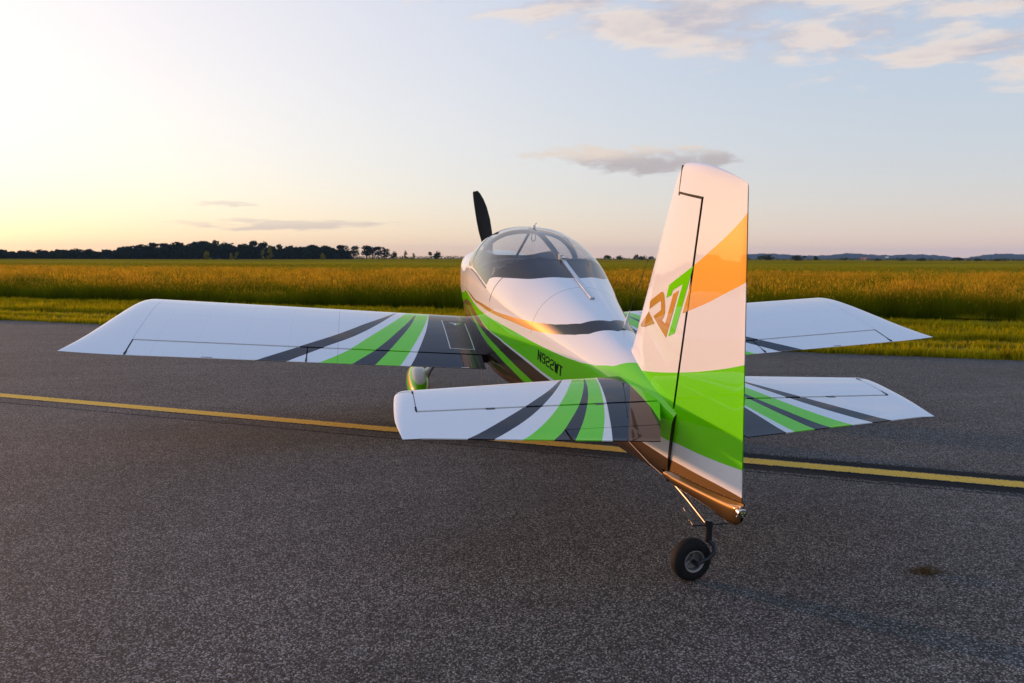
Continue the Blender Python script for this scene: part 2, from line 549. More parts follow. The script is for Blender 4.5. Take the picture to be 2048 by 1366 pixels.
MAT_PANT = livery('paint_wheel_pant', pant_masks, wave=.1)
MAT_GAP = simple('gap_black', (.006, .006, .007), .8)  # near-black fill, modelled to show the unlit depth of hinge gaps
MAT_RUBBER = simple('tyre_rubber', (.011, .011, .011), .8, bump=(140, .25, .001), spec=.2)
MAT_STEEL = simple('bare_steel', (.24, .22, .20), .38, 1.0)
MAT_DKSTEEL = simple('black_steel', (.03, .03, .034), .35, .6)
MAT_ALU = simple('anodised_aluminium', (.62, .62, .63), .3, 1.0)
MAT_RIM = simple('cast_rim', (.30, .29, .28), .5, .8)
MAT_PROP = simple('propeller_black', (.009, .009, .010), .45)
MAT_LINER = simple('cockpit_liner', (.028, .028, .034), .9)
MAT_SEAT = simple('seat_leather', (.045, .042, .045), .55, bump=(90, .2, .001))
MAT_INK = simple('lettering_black', (.006, .007, .006), .5, spec=.1)
MAT_LINE = simple('pinstripe_white', (.75, .75, .75), .4, coat=.5)
MAT_WALK = simple('walkway_grip', (.012, .011, .014), .38, bump=(600, .5, .0006))


def glass(name, tint, rough=0.0, refl=1.0):
    m, k, out = material(name)
    tr = k.node('ShaderNodeBsdfTransparent')
    tr.inputs[0].default_value = tint
    gl = k.node('ShaderNodeBsdfGlossy')
    gl.inputs['Roughness'].default_value = rough
    gl.inputs[0].default_value = (1, 1, 1, 1)
    ge = k.node('ShaderNodeNewGeometry')
    dp = k.node('ShaderNodeVectorMath', operation='DOT_PRODUCT')
    k.put(dp.inputs[0], ge.outputs['Normal'])
    k.put(dp.inputs[1], ge.outputs['Incoming'])
    f1 = k.m('POWER', k.m('SUBTRACT', 1.0, k.m('ABSOLUTE', dp.outputs['Value'])), 5.0)
    fres = k.m('MULTIPLY_ADD', f1, .93, .055)
    mx = k.node('ShaderNodeMixShader')
    tc = k.node('ShaderNodeTexCoord').outputs['Object']
    dirt = k.mapr(k.noise(tc, 6.0, 4)[0], .4, .7, 0.0, .02)
    k.put(mx.inputs[0], k.m('ADD', k.m('MULTIPLY', fres, refl), dirt, clamp=True))
    m.node_tree.links.new(tr.outputs[0], mx.inputs[1])
    m.node_tree.links.new(gl.outputs[0], mx.inputs[2])
    m.node_tree.links.new(mx.outputs[0], out.inputs[0])
    return m


MAT_GLASS = glass('canopy_acrylic', (.80, .82, .84, 1), 0.0, 1.1)
MAT_LENS = glass('lamp_lens', (.95, .97, .9, 1), .02)

# ------------------------------------------------------------------ airframe shape functions (a aft of wing nose, y right, z up)
W = pchip([-1.40, -1.30, -1.1, -.9, -.62, -.2, .3, .8, 1.2, 1.6, 2.0, 2.5, 3.0, 3.4, 3.8, 3.95], [.36, .405, .445, .47, .495, .53, .555, .56, .545, .49, .405, .305, .215, .15, .085, .06])
ZB = pchip([-1.40, -1.2, -.9, -.62, -.2, .6, 1.2, 1.8, 2.5, 3.2, 3.95], [.10, -.03, -.09, -.12, -.13, -.13, -.12, -.055, .045, .155, .27])
ZL = pchip([-1.40, -.9, -.62, 0, .8, 1.5, 2.2, 3.0, 3.6, 3.95], [.34, .36, .40, .50, .54, .55, .55, .555, .575, .59])
ZT = pchip([-1.40, -1.25, -.9, -.62, -.36, -.15, 0., .2, .4, .6, .85, 1.1, 1.35, 1.6, 2.0, 2.4, 2.8, 3.2, 3.6, 3.95], [.54, .575, .615, .64, .68, .85, .955, 1.05, 1.095, 1.112, 1.105, 1.08, 1.04, .99, .925, .868, .815, .765, .715, .68])
NTOP = pchip([-1.40, -.62, -.2, .3, 1.0, 1.5, 2.0, 3.0, 3.95], [3.0, 2.7, 2.5, 2.5, 2.5, 2.3, 2.1, 2.0, 2.0])
NBOT = pchip([-1.40, -.62, .5, 1.5, 3.0, 3.95], [3.0, 4.0, 6.0, 6.0, 4.5, 3.5])
_sec = {}


def half_section(a):
    key = round(a, 5)
    if key not in _sec:
        w, zb, zl, zt, nb, nt = W(a), ZB(a), ZL(a), ZT(a), NBOT(a), NTOP(a)
        t = np.linspace(0, math.pi / 2, 121)
        sn, cs = np.sin(t), np.maximum(np.cos(t), 0)
        P = np.concatenate([np.stack([w * sn ** (2 / nb), zl - (zl - zb) * cs ** (2 / nb)], 1), np.stack([w * cs ** (2 / nt), zl + (zt - zl) * sn ** (2 / nt)], 1)[1:]])
        L = np.concatenate([[0], np.cumsum(np.hypot(*np.diff(P, axis=0).T))])
        _sec[key] = (P, L / L[-1])
    return _sec[key]


def V(a, y, z):
    return Vector((y, -a, z))


def oml(a, s, side=-1, inset=0.0):
    P, L = half_section(a)
    y, z = float(np.interp(s, L, P[:, 0])), float(np.interp(s, L, P[:, 1]))
    if inset:
        e = .01
        y0, z0 = np.interp(max(s - e, 0), L, P[:, 0]), np.interp(max(s - e, 0), L, P[:, 1])
        y1, z1 = np.interp(min(s + e, 1), L, P[:, 0]), np.interp(min(s + e, 1), L, P[:, 1])
        t = Vector((y1 - y0, z1 - z0)).normalized()
        y, z = y - t.y * inset, z + t.x * inset
        y = max(y, 0.0) if s < .98 else y
    return V(a, side * y, z)


def naca(x, t=.135):
    x = min(max(x, 0), 1)
    yt = 5 * t * (.2969 * math.sqrt(x) - .126 * x - .3516 * x * x + .2843 * x ** 3 - .1036 * x ** 4)
    mm, kk = .2025, 15.957
    yc = kk / 6 * (x ** 3 - 3 * mm * x * x + mm * mm * (3 - mm) * x) if x < mm else kk * mm ** 3 / 6 * (1 - x)
    return yc + yt, yc - yt


CH, DIH, HSZ = 1.4707, math.tan(.0656), .6244
Y_TIP0 = 3.376


def wing_z(a, y):
    u, l = naca(a / CH)
    return abs(y) * DIH - .003 + u * CH, abs(y) * DIH - .003 + l * CH


def hs_le(y):
    return 3.30 + .105 * abs(y)


def el_te(y):
    return 4.1936 - (abs(y) - .231) * .1315


def hs_half(a, y):
    le, te = hs_le(y), el_te(y)
    x = min(max((a - le) / (te - le), 0), 1)
    return 5 * .09 * (.2969 * math.sqrt(x) - .126 * x - .3516 * x * x + .2843 * x ** 3 - .1036 * x ** 4) * (te - le)


def cosp(a0, a1, n, both=True):
    t = np.linspace(0, 1, n)
    t = (1 - np.cos(t * math.pi)) / 2 if both else 1 - np.cos(t * math.pi / 2)
    return a0 + (a1 - a0) * t

# ------------------------------------------------------------------ the airfield
TD = Vector((.8742, -.4856, 0))       # along the taxiway
ND = Vector((.4856, .8742, 0))        # across it, away from the camera


def tn(t, n, z=0.0):
    return TD * t + ND * n + Vector((0, 0, z))


def bsdf_out(m, k, out, sh):
    m.node_tree.links.new(sh, out.inputs[0])
    return m


def field_coords(k):
    g = k.node('ShaderNodeNewGeometry').outputs['Position']
    x, y, z = k.sep(g)
    n = k.m('ADD', k.m('MULTIPLY', x, ND.x), k.m('MULTIPLY', y, ND.y))
    t = k.m('ADD', k.m('MULTIPLY', x, TD.x), k.m('MULTIPLY', y, TD.y))
    return g, t, n


def mat_ground():
    m, k, out = material('soil_and_grass')
    g, t, n = field_coords(k)
    b = k.node('ShaderNodeBsdfPrincipled')
    v = k.noise(g, 1.3, 6, .6)[0]
    f = k.noise(g, 45.0, 4, .6)[0]
    c = k.mix(k.smooth(v, .35, .65), (.050, .060, .004, 1), (.10, .10, .006, 1))
    c = k.mix(k.m('MULTIPLY', f, .5), c, (.09, .075, .03, 1))
    k.put(b.inputs['Base Color'], c)
    b.inputs['Roughness'].default_value = 1.0
    b.inputs['Specular IOR Level'].default_value = .1
    bn = k.node('ShaderNodeBump')
    bn.inputs['Distance'].default_value = .03
    k.put(bn.inputs['Height'], f)
    k.put(b.inputs['Normal'], bn.outputs[0])
    return bsdf_out(m, k, out, b.outputs[0])


def asphalt_nodes(k):
    g, t, n = field_coords(k)
    vo = k.node('ShaderNodeTexVoronoi')
    vo.inputs['Scale'].default_value = 138.0
    k.put(vo.inputs['Vector'], g)
    vc = k.sep(vo.outputs['Color'])
    st = k.m('MULTIPLY', k.m('POWER', vc[0], 2.4), k.mapr(vo.outputs['Distance'], .15, .75, 1.35, .25))
    fine = k.noise(g, 240.0, 3, .65)[0]
    mid = k.noise(g, 7.0, 5, .6)[0]
    big = k.noise(g, .55, 5, .55)[0]
    streak = k.node('ShaderNodeMapping')
    streak.inputs['Rotation'].default_value = (0, 0, R(29.0))
    streak.inputs['Scale'].default_value = (.18, 1.6, 1)
    k.put(streak.inputs['Vector'], g)
    stn = k.noise(streak.outputs[0], 1.1, 4, .55)[0]
    val = k.m('ADD', k.m('MULTIPLY', st, .24), .025)
    val = k.m('ADD', val, k.m('MULTIPLY', k.m('SUBTRACT', fine, .5), .09))
    val = k.m('MULTIPLY', val, k.mapr(mid, .3, .7, .86, 1.14))
    val = k.m('MULTIPLY', val, k.mapr(big, .3, .7, .88, 1.14))
    val = k.m('MULTIPLY', val, k.mapr(stn, .35, .65, .90, 1.10))
    val = k.m('MAXIMUM', val, .008)
    hue = k.mix(vc[1], (1.30, 1.14, 1.0, 1), (1.22, 1.14, 1.06, 1))
    mu = k.node('ShaderNodeMix', data_type='RGBA', blend_type='MULTIPLY')
    mu.inputs[0].default_value = 1.0
    k.put(mu.inputs[6], hue)
    k.put(mu.inputs[7], k.comb(val, val, val))
    hgt = k.m('ADD', k.m('MULTIPLY', vo.outputs['Distance'], -1.0), k.m('MULTIPLY', fine, .5))
    bn = k.node('ShaderNodeBump')
    bn.inputs['Strength'].default_value = .75
    bn.inputs['Distance'].default_value = .004
    k.put(bn.inputs['Height'], hgt)
    return g, t, n, mu.outputs[2], bn.outputs[0]


def mat_asphalt():
    m, k, out = material('weathered_asphalt')
    g, t, n, col, nor = asphalt_nodes(k)
    b = k.node('ShaderNodeBsdfPrincipled')
    k.put(b.inputs['Base Color'], col)
    b.inputs['Roughness'].default_value = .85
    b.inputs['Specular IOR Level'].default_value = .20
    k.put(b.inputs['Normal'], nor)
    return bsdf_out(m, k, out, b.outputs[0])


def mat_marking(name, paint, wear, fade=None):
    """worn paint on the asphalt: the paint is missing in patches and frayed at the rims (UV v = across, 0..1)"""
    m, k, out = material(name)
    g, t, n, col, nor = asphalt_nodes(k)
    b = k.node('ShaderNodeBsdfPrincipled')
    uv = k.sep(k.node('ShaderNodeUVMap', uv_map='paint').outputs[0])
    edge = k.m('SUBTRACT', .5, k.m('ABSOLUTE', k.m('SUBTRACT', uv[1], .5)))
    nz = k.noise(g, 60.0, 4, .65)[0]
    nb = k.noise(g, 5.0, 4, .6)[0]
    keep = k.m('ADD', k.m('MULTIPLY', edge, 4.0), k.m('MULTIPLY', k.m('SUBTRACT', nz, .62), 2.2))
    keep = k.smooth(keep, -.05, .15)
    hole = k.smooth(k.m('ADD', nz, k.m('MULTIPLY', nb, .35)), wear, wear + .06)
    keep = k.m('MULTIPLY', keep, k.m('SUBTRACT', 1.0, hole))
    if fade:
        keep = k.m('MULTIPLY', keep, k.smooth(k.m('ADD', t, k.m('MULTIPLY', k.m('SUBTRACT', nb, .5), 3.0)), fade[0], fade[1]))
    pc = k.mix(nb, tuple(c * .82 for c in paint) + (1,), tuple(c * 1.12 for c in paint) + (1,))
    k.put(b.inputs['Base Color'], k.mix(keep, col, pc))
    b.inputs['Roughness'].default_value = .85
    b.inputs['Specular IOR Level'].default_value = .12
    k.put(b.inputs['Normal'], nor)
    return bsdf_out(m, k, out, b.outputs[0])


# ground sheet
ring = [tn(0, 0)]
verts, faces = [], []
radii = [0, 12, 30, 80, 200, 500, 1200, 2600, 4780]
NSEG = 64
verts.append((0, 0, -.03))
for r_ in radii[1:]:
    for i in range(NSEG):
        q = i / NSEG * 2 * math.pi
        verts.append((r_ * math.cos(q), r_ * math.sin(q), -.03))
for i in range(NSEG):
    faces.append((0, 1 + i, 1 + (i + 1) % NSEG))
for j in range(len(radii) - 2):
    for i in range(NSEG):
        a, b = 1 + j * NSEG + i, 1 + j * NSEG + (i + 1) % NSEG
        faces.append((a, a + NSEG, b + NSEG, b))
gr = mesh_obj('ground', verts, faces, mat_ground(), smooth=False)
tag(gr, 'grassy ground of the airfield', kind='structure')

# taxiway with a ragged, slightly raised edge
EDGE_N, EDGE_S = 5.50, -10.2
MAT_ASPH = mat_asphalt()
ts = np.concatenate([np.linspace(-500, -40, 24), np.arange(-39.8, 40, .2), np.linspace(40, 500, 24)])
jag = np.cumsum(rng.normal(0, .012, len(ts)))
jag -= np.convolve(jag, np.ones(61) / 61, 'same')
jag = np.clip(jag, -.07, .07) + rng.normal(0, .012, len(ts))
bulge = np.interp(ts, [-26, -14, -4, 4, 12], [.12, .38, .10, -.02, .05])
north = [tn(t, EDGE_N + j + b_) for t, j, b_ in zip(ts, jag, bulge)]
south = [tn(t, EDGE_S - j) for t, j in zip(ts, jag)]
mb = MB()
mb.grid([south, north])
mb.grid([north, [p + ND * .03 + Vector((0, 0, -.035)) for p in north]])
mb.grid([[p - ND * .03 + Vector((0, 0, -.035)) for p in south], south])
tw_ob = mb.build('taxiway', MAT_ASPH, None, smooth=False)
tag(tw_ob, 'dark grey asphalt taxiway', kind='structure')

# yellow centre line with its black border
LP0, LP1 = Vector((-5.595, 1.579, 0)), Vector((2.84, -3.422, 0))
LD = (LP1 - LP0).normalized()
LN = Vector((-LD.y, LD.x, 0))
def line_strip(off0, off1, z, name, mat):
    mb = MB()
    rows, uv = [], []
    for s in np.linspace(-60, 60, 61):
        p = LP0 + LD * (s + 5)
        rows.append([p + LN * off0 + Vector((0, 0, z)), p + LN * off1 + Vector((0, 0, z))])
        uv.append([(s, 0), (s, 1)])
    mb.grid(rows, flip=False, uv=uv)
    o = mb.build(name, mat, None, smooth=False, uv=True)
    return o
lb = line_strip(-.275, .275, .003, 'line_border', mat_marking('border_black', (.012, .012, .013), .86, (-2.6, 3.2)))
tag(lb, 'black paint border along the yellow taxi line', kind='structure')
ly = line_strip(-.088, .088, .006, 'taxi_line', mat_marking('marking_yellow', (.74, .44, .07), .80))
tag(ly, 'yellow painted taxi line across the asphalt', kind='structure')


# ------------------------------------------------------------------ grass
def mat_grass(name, low, mid, high, h, trans=.45):
    m, k, out = material(name)
    tc = k.node('ShaderNodeTexCoord').outputs['Object']
    oi = k.node('ShaderNodeObjectInfo').outputs['Random']
    z = k.sep(tc)[2]
    g = k.node('ShaderNodeNewGeometry').outputs['Position']
    patch = k.m('ADD', k.m('MULTIPLY', k.noise(g, .16, 3, .6)[0], .6), k.m('MULTIPLY', k.noise(g, .9, 3, .6)[0], .4))
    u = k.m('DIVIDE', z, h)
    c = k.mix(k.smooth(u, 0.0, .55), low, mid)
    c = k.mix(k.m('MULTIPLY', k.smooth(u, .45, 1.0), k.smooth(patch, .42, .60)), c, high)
    hs = k.node('ShaderNodeHueSaturation')
    k.put(hs.inputs['Value'], k.mapr(oi, 0, 1, .70, 1.3))
    k.put(hs.inputs['Hue'], k.mapr(patch, .3, .7, .515, .485))
    k.put(hs.inputs['Color'], c)
    df = k.node('ShaderNodeBsdfDiffuse')
    tr = k.node('ShaderNodeBsdfTranslucent')
    k.put(df.inputs[0], hs.outputs[0])
    k.put(tr.inputs[0], hs.outputs[0])
    mx = k.node('ShaderNodeMixShader')
    mx.inputs[0].default_value = trans
    m.node_tree.links.new(df.outputs[0], mx.inputs[1])
    m.node_tree.links.new(tr.outputs[0], mx.inputs[2])
    return bsdf_out(m, k, out, mx.outputs[0])


PROTO = {}


def tuft_mesh(name, seed, blades, h0, h1, spread, width, lean, heads, mats):
    r = np.random.default_rng(seed)
    v, f, mi = [], [], []
    for b in range(blades):
        q = r.uniform(0, 2 * math.pi)
        rr = spread * math.sqrt(r.uniform())
        bx, by = rr * math.cos(q), rr * math.sin(q)
        h = r.uniform(h0, h1)
        dq = r.uniform(0, 2 * math.pi)
        ln = abs(r.normal(0, lean)) * h
        fq = r.uniform(0, math.pi)
        wx, wy = math.cos(fq) * width / 2, math.sin(fq) * width / 2
        base = len(v)
        for u, wd in ((0, 1), (.4, .9), (.75, .6)):
            cx, cy = bx + math.cos(dq) * ln * u ** 2, by + math.sin(dq) * ln * u ** 2
            v += [(cx - wx * wd, cy - wy * wd, h * u), (cx + wx * wd, cy + wy * wd, h * u)]
        tx, ty = bx + math.cos(dq) * ln, by + math.sin(dq) * ln
        v.append((tx, ty, h * (1 - .1 * ln / h)))
        f += [(base, base + 1, base + 3, base + 2), (base + 2, base + 3, base + 5, base + 4), (base + 4, base + 5, base + 6)]
        mi += [0, 0, 0]
        if r.uniform() < heads:
            hl, hw = r.uniform(.09, .19), r.uniform(.010, .022)
            for o_ in (0, math.pi / 2):
                ca, sa = math.cos(fq + o_) * hw, math.sin(fq + o_) * hw
                base = len(v)
                zt = h * (1 - .1 * ln / h)
                v += [(tx, ty, zt - hl * .45), (tx - ca, ty - sa, zt), (tx + math.cos(dq) * .03, ty + math.sin(dq) * .03, zt + hl * .6), (tx + ca, ty + sa, zt)]
                f.append((base, base + 1, base + 2, base + 3))
                mi.append(1)
    me = bpy.data.meshes.new(name)
    me.from_pydata(v, [], f)
    for m_ in mats:
        me.materials.append(m_)
    me.polygons.foreach_set('material_index', mi)
    me.update()
    return me


def scatter(name, pts, scl, metas, label):
    """one stuff object: instances the tuft meshes on the points"""
    col = bpy.data.collections.new(name + '_tufts')
    for i, me in enumerate(metas):
        col.objects.link(bpy.data.objects.new(name + '_tuft', me))
    me = bpy.data.meshes.new(name)
    me.from_pydata([tuple(p) for p in pts], [], [])
    a = me.attributes.new('rot', 'FLOAT_VECTOR', 'POINT')
    n = len(pts)
    rot = np.zeros((n, 3))
    rot[:, 2] = rng.uniform(0, 2 * math.pi, n)
    rot[:, 0] = rng.normal(0, .06, n)
    rot[:, 1] = rng.normal(0, .06, n)
    a.data.foreach_set('vector', rot.ravel())
    b = me.attributes.new('scl', 'FLOAT', 'POINT')
    b.data.foreach_set('value', np.array(scl, float))
    o = bpy.data.objects.new(name, me)
    COL.objects.link(o)
    ng = bpy.data.node_groups.new(name, 'GeometryNodeTree')
    ng.interface.new_socket('Geometry', in_out='INPUT', socket_type='NodeSocketGeometry')
    ng.interface.new_socket('Geometry', in_out='OUTPUT', socket_type='NodeSocketGeometry')
    gi, go = ng.nodes.new('NodeGroupInput'), ng.nodes.new('NodeGroupOutput')
    ip = ng.nodes.new('GeometryNodeInstanceOnPoints')
    ci = ng.nodes.new('GeometryNodeCollectionInfo')
    ci.inputs['Collection'].default_value = col
    ci.inputs['Separate Children'].default_value = True
    ci.inputs['Reset Children'].default_value = True
    na = ng.nodes.new('GeometryNodeInputNamedAttribute')
    na.data_type = 'FLOAT_VECTOR'
    na.inputs['Name'].default_value = 'rot'
    nb = ng.nodes.new('GeometryNodeInputNamedAttribute')
    nb.data_type = 'FLOAT'
    nb.inputs['Name'].default_value = 'scl'
    L = ng.links.new
    L(gi.outputs[0], ip.inputs['Points'])
    L(ci.outputs[0], ip.inputs['Instance'])
    ip.inputs['Pick Instance'].default_value = True
    L([s for s in na.outputs if s.enabled][0], ip.inputs['Rotation'])
    L([s for s in nb.outputs if s.enabled][0], ip.inputs['Scale'])
    L(ip.outputs[0], go.inputs[0])
    md = o.modifiers.new('scatter', 'NODES')
    md.node_group = ng
    o['kind'] = 'stuff'
    o['label'] = label
    return o


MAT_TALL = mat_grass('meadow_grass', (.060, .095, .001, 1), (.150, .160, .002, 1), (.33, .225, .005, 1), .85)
MAT_HEAD = mat_grass('seed_heads', (.56, .35, .02, 1), (.56, .35, .02, 1), (.64, .40, .03, 1), 1.0, .5)
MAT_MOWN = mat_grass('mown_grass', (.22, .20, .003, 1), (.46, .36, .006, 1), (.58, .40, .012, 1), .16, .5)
MAT_DRY = mat_grass('dry_grass', (.13, .10, .04, 1), (.14, .11, .045, 1), (.15, .11, .05, 1), .1)

T_C, N_C = CAM_POS.dot(TD), CAM_POS.dot(ND)


def sample(n0, n1, dens, tmin=-1.50, tmax=.50):
    out = []
    steps = max(1, int((n1 - n0) / 1.0))
    for i in range(steps):
        a, b = n0 + (n1 - n0) * i / steps, n0 + (n1 - n0) * (i + 1) / steps
        d = (a + b) / 2 - N_C
        t0, t1 = T_C + tmin * d - 2, T_C + tmax * d + 2
        cnt = int((b - a) * (t1 - t0) * dens)
        out.append(np.stack([rng.uniform(t0, t1, cnt), rng.uniform(a, b, cnt)], 1))
    return np.concatenate(out)


def lumps(t, n, s=.35):
    return np.sin(t * s + 1.3 * np.sin(n * s * .7)) * np.sin(n * s * 1.3 + 2.1 * np.sin(t * s * .45))


def world_pts(tnp, z=-.03):
    x = tnp[:, 0] * TD.x + tnp[:, 1] * ND.x
    y = tnp[:, 0] * TD.y + tnp[:, 1] * ND.y
    return np.stack([x, y, np.full(len(x), z)], 1)


TALL_N = 12.95
p = np.concatenate([sample(TALL_N, TALL_N + 4, 34), sample(TALL_N + 4, 30, 15), sample(30, 47, 9)])
edge = np.interp(p[:, 0], [-30, -10, 15], [12.5, 12.9, 13.8]) + .35 * np.sin(p[:, 0] * .9) * np.sin(p[:, 0] * .23) + rng.normal(0, .12, len(p))
p = p[p[:, 1] > edge]
far = np.interp(p[:, 1], [13, 30, 47], [.92, .90, .84])
scl = (.84 + .13 * lumps(p[:, 0], p[:, 1]) + .12 * lumps(p[:, 0] + 9, p[:, 1] * 1.2, .9)) * rng.uniform(.70, 1.2, len(p)) * far
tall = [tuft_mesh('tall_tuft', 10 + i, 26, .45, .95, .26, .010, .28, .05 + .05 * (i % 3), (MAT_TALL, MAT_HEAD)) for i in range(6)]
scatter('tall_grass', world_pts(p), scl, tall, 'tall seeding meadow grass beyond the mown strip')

# clustered stands of taller seeding stems
p2 = np.concatenate([sample(TALL_N + .4, 22, 14), sample(22, 47, 7)])
cl = lumps(p2[:, 0] * 1.0 + 3, p2[:, 1], .55) + .6 * lumps(p2[:, 0], p2[:, 1] + 5, 1.4) + rng.normal(0, .25, len(p2))
p2 = p2[(cl > .45) & (p2[:, 1] > np.interp(p2[:, 0], [-30, -10, 15], [12.9, 13.3, 14.2]))]
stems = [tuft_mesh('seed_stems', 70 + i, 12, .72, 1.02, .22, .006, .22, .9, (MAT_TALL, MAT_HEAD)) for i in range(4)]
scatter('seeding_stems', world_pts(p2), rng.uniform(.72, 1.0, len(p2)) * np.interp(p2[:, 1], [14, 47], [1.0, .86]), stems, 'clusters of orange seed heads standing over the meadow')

# mown strip with swath ridges running along the taxiway
p = np.concatenate([sample(EDGE_N - .12, TALL_N + 1.0, 95, -1.45, .55)])
nn = p[:, 1] + .10 * np.sin(p[:, 0] * .5) + .05 * np.sin(p[:, 0] * 1.7)
ridge = np.zeros(len(p))
for c_, w_, h_ in ((5.75, .28, 1.0), (7.35, .18, .55), (8.75, .22, 1.1), (10.25, .20, .8), (11.6, .25, .9)):
    ridge += h_ * np.exp(-((nn - c_) / w_) ** 2)
scl = (.42 + 1.35 * ridge + .12 * lumps(p[:, 0], p[:, 1], 1.3)) * rng.uniform(.7, 1.3, len(p))
bul = np.interp(p[:, 0], ts, bulge + jag)
keep = p[:, 1] > EDGE_N + bul - .03 + rng.normal(0, .04, len(p))
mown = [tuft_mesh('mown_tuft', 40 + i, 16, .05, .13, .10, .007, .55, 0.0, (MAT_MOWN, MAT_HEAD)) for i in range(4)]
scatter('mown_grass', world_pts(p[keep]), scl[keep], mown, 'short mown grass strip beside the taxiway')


# the far sward: a gently uneven sheet at the height of the grass tops
def mat_sward(name, lo, hi, tip):
    m, k, out = material(name)
    g, t, n = field_coords(k)
    b = k.node('ShaderNodeBsdfPrincipled')
    st = k.node('ShaderNodeMapping')
    st.inputs['Rotation'].default_value = (0, 0, R(29.0))
    st.inputs['Scale'].default_value = (.25, 1.0, 1)
    k.put(st.inputs['Vector'], g)
    a = k.noise(st.outputs[0], .07, 5, .6)[0]
    f = k.noise(g, 3.5, 5, .7)[0]
    c = k.mix(k.smooth(a, .38, .62), lo, hi)
    c = k.mix(k.smooth(f, .45, .75), c, tip)
    k.put(b.inputs['Base Color'], c)
    b.inputs['Roughness'].default_value = 1.0
    b.inputs['Specular IOR Level'].default_value = 0.0
    bn = k.node('ShaderNodeBump')
    bn.inputs['Distance'].default_value = .25
    k.put(bn.inputs['Height'], f)
    k.put(b.inputs['Normal'], bn.outputs[0])
    return bsdf_out(m, k, out, b.outputs[0])


def sward(name, ns, t0, t1, zf, mat, label, nt=120):
    rows = []
    for n_ in ns:
        rows.append([tn(t, n_, zf(t, n_)) for t in np.linspace(t0, t1, nt)])
    o = MB().grid(rows, flip=True).build(name, mat, None, sharp=None)
    tag(o, label, kind='stuff')
    return o


MAT_SW1 = mat_sward('meadow_sward', (.17, .15, .003, 1), (.26, .18, .005, 1), (.33, .21, .010, 1))
MAT_SW2 = mat_sward('green_sward', (.20, .18, .004, 1), (.30, .225, .006, 1), (.36, .25, .010, 1))
wob = lambda t, n: .05 * math.sin(t * .31 + n * .2) + .04 * math.sin(n * .43 - t * .12)
sward('near_meadow', [13.9, 14.6, 16, 18, 21, 25, 30, 36, 42, 45, 47, 48.5], -260, 110, lambda t, n: (.02 if n < 14 else .30 if n < 15 else .34 + wob(t, n) if n < 46 else .2 if n < 48 else -.02), MAT_SW1, 'meadow sward under the tall grass')
sward('green_meadow', [48, 55, 70, 85, 110, 150, 200, 235], -700, 300, lambda t, n: .10 + wob(t * .3, n * .3) * 1.2, MAT_SW2, 'lower green sward beyond the first field', 160)
sward('far_meadow', [232, 240, 300, 400, 600, 1000, 1800, 3200], -3000, 2400, lambda t, n: (.0 if n < 235 else .55 + wob(t * .1, n * .1) * 2), MAT_SW1, 'brown far meadow reaching to the trees', 160)
p = sample(49, 130, 1.0)
scl = rng.uniform(.3, .62, len(p))
scatter('rough_grass', world_pts(p), scl, tall[:3], 'scattered rough grass on the green sward')

# a torn tuft of dry grass lying on the asphalt
me = bpy.data.meshes.new('dry_grass_clump')
r = np.random.default_rng(3)
v, f = [], []
for i in range(150):
    c = np.array([1.10 + r.normal(0, .045), -4.46 + r.normal(0, .022), .004 + abs(r.normal(0, .008))])
    q = r.normal(.35, .9)
    L = r.uniform(.02, .06)
    d = np.array([math.cos(q), math.sin(q), r.normal(0, .15)]) * L
    w = np.array([-math.sin(q), math.cos(q), .3]) * .0016
    b = len(v)
    e = c + d
    e[2] = max(e[2], .003)
    v += [c - w, c + w, e + w * .4, e - w * .4]
    f.append((b, b + 1, b + 2, b + 3))
o = mesh_obj('dry_grass_clump', v, f, MAT_DRY, smooth=False)
tag(o, 'small clump of dry grass lying on the asphalt', 'grass clump')


# ------------------------------------------------------------------ trees, hills and the far side of the field
def ray_dir(px, py):
    return (fwd + rgt * ((px - 1024) / FPX) + upv * ((683 - py) / FPX))


def far_pt(px, D):
    d = ray_dir(px, 516)
    h = Vector((d.x, d.y, 0))
    s = D / (fwd.dot(h.normalized()) and h.length)
    return Vector((CAM_POS.x, CAM_POS.y, 0)) + h * s


def height_at(px, ytop, D):
    d = ray_dir(px, ytop)
    return CAM_POS.z + d.z / math.hypot(d.x, d.y) * D


def mat_leaf(name, col, tcol, trans=.3):
    m, k, out = material(name)
    g = k.node('ShaderNodeNewGeometry')
    oi = k.node('ShaderNodeObjectInfo').outputs['Random']
    nz = k.noise(g.outputs['Position'], .6, 3)[0]
    c = k.mix(nz, col, tcol)
    hs = k.node('ShaderNodeHueSaturation')
    k.put(hs.inputs['Value'], k.mapr(oi, 0, 1, .75, 1.25))
    k.put(hs.inputs['Color'], c)
    df, tr, mx = k.node('ShaderNodeBsdfDiffuse'), k.node('ShaderNodeBsdfTranslucent'), k.node('ShaderNodeMixShader')
    k.put(df.inputs[0], hs.outputs[0])
    k.put(tr.inputs[0], hs.outputs[0])
    mx.inputs[0].default_value = trans
    m.node_tree.links.new(df.outputs[0], mx.inputs[1])
    m.node_tree.links.new(tr.outputs[0], mx.inputs[2])
    return bsdf_out(m, k, out, mx.outputs[0])


MAT_PINE = mat_leaf('pine_needles', (.012, .024, .005, 1), (.028, .044, .008, 1), .10)
MAT_LEAF = mat_leaf('broad_leaves', (.022, .038, .008, 1), (.050, .065, .014, 1), .2)
MAT_SAP = mat_leaf('young_leaves', (.10, .13, .018, 1), (.17, .19, .03, 1), .45)
MAT_BARK = simple('bark', (.055, .040, .030), .95)


